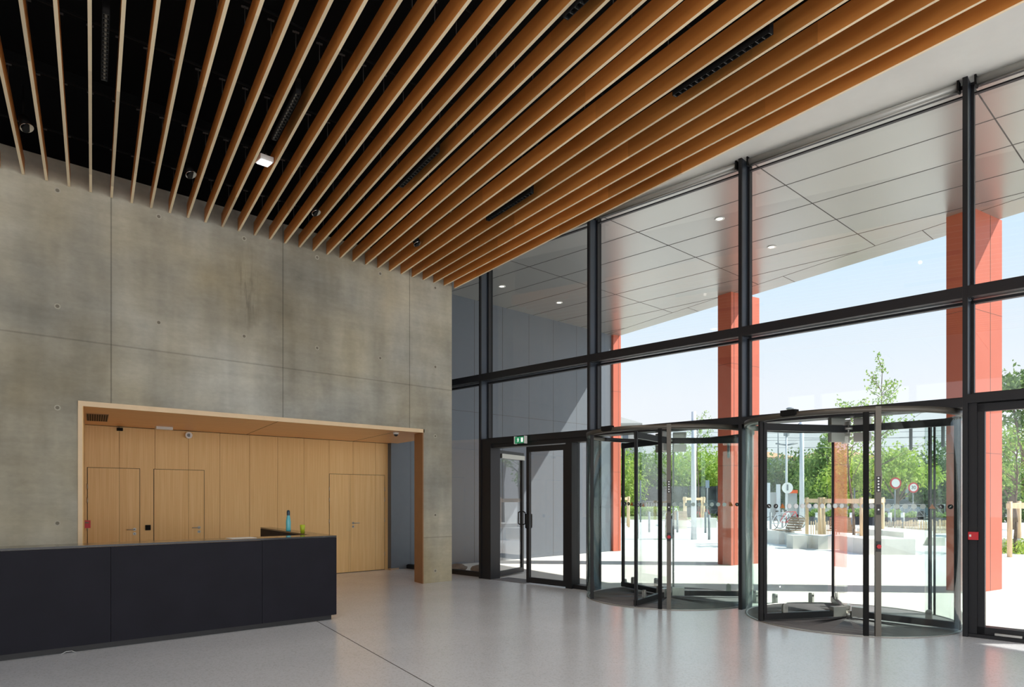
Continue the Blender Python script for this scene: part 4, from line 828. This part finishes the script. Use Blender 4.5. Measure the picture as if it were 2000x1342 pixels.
T = [
 (1205, 60, 6.5, [(0, 0, 4.2, 2.2), (-1.5, 0, 3.2, 1.8), (1.2, 0, 2.6, 1.6)], 3200, .16, 'leaf_light', 'bright lime bush just right of the leftmost orange column'),
 (1255, 64, 7, [(0, 0, 5.0, 1.9), (1.5, 0, 3.6, 1.9), (-1.5, 0, 3.4, 1.8), (0, 0, 2.6, 2)], 4200, .17, 'leaf_mid', 'green tree left of the bronze post of the farther revolving door'),
 (1300, 67, 7, [(0, 0, 5.3, 2.0), (1.8, 0, 3.8, 2.1), (-1.6, 0, 3.6, 1.9), (0, -.5, 2.2, 1.8)], 4200, .17, 'leaf_mid', 'blue green tree above the litter bin'),
 (1345, 64, 7.2, [(0, 0, 5.2, 2.1), (1.9, 0, 4.2, 2.0), (-1.4, 0, 3.8, 2), (.5, -.4, 2.4, 1.9)], 4600, .16, 'leaf_light', 'bright green tree behind the white mast'),
 (1393, 66, 7, [(0, 0, 5.0, 2.2), (1.5, 0, 3.6, 2.0), (-1.4, 0, 3.4, 2), (.4, -.4, 2.2, 1.8)], 4600, .16, 'leaf_light', 'yellow green tree beside the left orange column'),
 (1435, 68, 7, [(0, 0, 4.8, 2.2), (1.5, 0, 3.4, 2.0), (-1.4, 0, 3.2, 2)], 3000, .17, 'leaf_mid', 'green tree hidden mostly by the left orange column'),
 (1508, 60, 5.5, [(0, 0, 4.0, 1.9), (-1.1, 0, 2.8, 1.6), (1.3, 0, 3.4, 1.8), (0, 0, 2.0, 1.6)], 4200, .15, 'leaf_dark', 'rounded dark green tree left of the thin white post'),
 (1548, 58, 5.8, [(0, 0, 4.5, 1.9), (1.3, 0, 3.4, 1.8), (-1.0, 0, 3.2, 1.7), (0, 0, 2.2, 1.7)], 4200, .15, 'leaf_dark', 'dark green tree between the thin white post and the tram mast'),
 (1590, 56, 6.0, [(0, 0, 4.4, 1.7), (1.0, 0, 3.0, 1.7), (-.8, 0, 2.6, 1.6)], 3600, .15, 'leaf_conif', 'feathery green tree right of the tram mast'),
 (1618, 50, 7.6, [(0, 0, 6.0, .8, 1.4), (0, 0, 4.9, 1.3), (.2, 0, 3.8, 1.7), (-.3, 0, 2.6, 1.9)], 5600, .14, 'leaf_conif', 'tall feathery conifer behind the nearer revolving door hub'),
 (1662, 46, 5.5, [(0, 0, 4.2, 1.3), (1.0, 0, 3.4, 1.3), (-.9, 0, 3.2, 1.3), (0, 0, 2.4, 1.2)], 3000, .13, 'leaf_light', 'loose light green tree left of the bronze door post'),
 (1700, 52, 5.0, [(0, 0, 3.4, 1.6), (0, 0, 2.0, 1.6)], 2600, .15, 'leaf_dark', 'dark green tree just behind the bronze door post'),
 (1752, 44, 5.2, [(0, 0, 4.0, 1.3), (1.3, 0, 3.9, 1.2), (-1.2, 0, 3.7, 1.2), (2.2, 0, 3.3, .8), (.3, 0, 3.2, 1.2)], 4200, .13, 'leaf_light', 'bright spreading tree behind the round traffic signs', ),
 (1790, 56, 5.2, [(0, 0, 3.6, 2.0), (1.8, 0, 2.8, 2.0), (-1.8, 0, 2.4, 1.9), (3.4, 0, 3.2, 2)], 5200, .16, 'leaf_dark', 'broad dark tree behind the white striped post'),
 (1845, 50, 6.0, [(0, 0, 4.3, 1.8), (1.2, 0, 3.0, 1.9), (-1.0, 0, 2.8, 1.8), (0, 0, 1.8, 1.7)], 5000, .15, 'leaf_dark', 'dark green tree beside the right orange column'),
 (1890, 50, 6.0, [(0, 0, 4.3, 1.9), (1.2, 0, 3.0, 1.9), (-1.0, 0, 2.8, 1.8)], 2600, .16, 'leaf_mid', 'green tree hidden mostly by the right orange column'),
 (1975, 34, 5.5, [(0, 0, 3.4, 1.2), (.9, 0, 2.7, 1.2), (-.7, 0, 2.6, 1.0), (1.6, 0, 3.6, 1.0)], 5200, .10, 'leaf_mid', 'bushy green tree right of the right orange column'),
 (2010, 28, 8, [(0, 0, 5.8, 1.0), (-.8, 0, 6.1, .7), (.9, 0, 5.0, 1.2), (-.5, .2, 5.1, .7), (1.5, 0, 6.2, 1.2)], 4200, .10, 'leaf_dark', 'big leafy crown at the upper right edge of the photo'),
]
for i, a in enumerate(T):
    k = .88 if a[1] > 40 else 1.0
    a = list(a); a[3] = [(b[0], b[1], b[2]*k, b[3]*(.92 if k < 1 else 1), *b[4:]) for b in a[3]]; tree(*a, seed=i+5)
# dark hedge and trunks low behind the road
for i, (px0, px1, D, l) in enumerate(((1480, 1640, 66, 'long dark hedge behind the tram stop'), (1640, 1900, 62, 'long dark hedge behind the parked cars'), (1930, 2060, 44, 'hedge at the right edge of the photo'), (1200, 1440, 58, 'pale green flowering verge in front of the hoarding'))):
    g = MB(); rd = random.Random(i+50); n = int((px1-px0)*26)
    for k in range(n):
        px = rd.uniform(px0, px1); hh = (2.9 if D != 58 else .8) * rd.random()**.8; c = at(px, D+rd.uniform(-.8, .8)); g.leaf((c[0], c[1], hh), .17*rd.uniform(.6, 1.3) if D != 58 else .12, rd)
    tag(g.build('hedge', 'leaf_dark' if D != 58 else 'leaf_light'), l, 'hedge')
# slender young trees in the timber frames
def young(px, D, top, spread, n, label, seed, lean=0):
    x, y, _ = at(px, D); r = thing('young_tree', label, 'tree', (x, y, 0), 'young trees in timber frames'); rd = random.Random(seed); g = MB(); f = MB()
    pts = [Vector((x, y, 0))]; N_ = 8
    for k in range(1, N_+1): pts.append(Vector((x+e1[0]*lean*k/N_+rd.uniform(-.05, .05), y+e1[1]*lean*k/N_+rd.uniform(-.05, .05), top*k/N_)))
    for k in range(N_): g.cyl(pts[k], pts[k+1], .045*(1-k/N_)+.008, 6, .045*(1-(k+1)/N_)+.006)
    for b_ in range(n):
        k = rd.uniform(.42, .97); p0 = pts[0].lerp(pts[-1], k); p0 = Vector((pts[int(k*N_)].x, pts[int(k*N_)].y, top*k)); a = rd.uniform(0, 6.28); L = spread*(1.15-k)*rd.uniform(.7, 1.5); tip = p0+Vector((cos(a)*L, sin(a)*L, L*rd.uniform(.5, 1.1)))
        g.cyl(p0, tip, .012, 5, .004)
        for q in range(34):
            s = rd.uniform(.3, 1.05); c = p0.lerp(tip, s); f.leaf((c.x+rd.gauss(0, .07), c.y+rd.gauss(0, .07), c.z+rd.gauss(0, .08)), rd.uniform(.035, .065), rd)
    g.build('stem', 'bark', r); f.build('foliage', 'leaf_mid', r)
young(1716, 23, 6.2, 1.5, 26, 'tall slender young tree rising above the nearer revolving door', 3, .1)
young(1668, 22, 4.6, 1.6, 22, 'smaller young tree left of the tall slender one', 7, -.3)
young(1690, 25, 4.7, 1.2, 18, 'yellowish young tree between the slender trees', 11)
young(1362, 39, 6.3, 2.0, 24, 'young tree whose top shows above the white mast', 15)
young(1985, 19.5, 3.6, 1.4, 24, 'leafy young tree in the timber frame at the right edge', 21)

c = at(1990, 19.6); g = MB(); rd = random.Random(91)
for k in range(900): g.leaf((c[0]+rd.gauss(0, .35), c[1]+rd.gauss(0, .35), abs(rd.gauss(.12, .12))), .045*rd.uniform(.6, 1.4), rd)
tag(g.build('flower_bed', 'leaf_light'), 'low leafy bed at the foot of the timber frame at the right edge', 'plants')
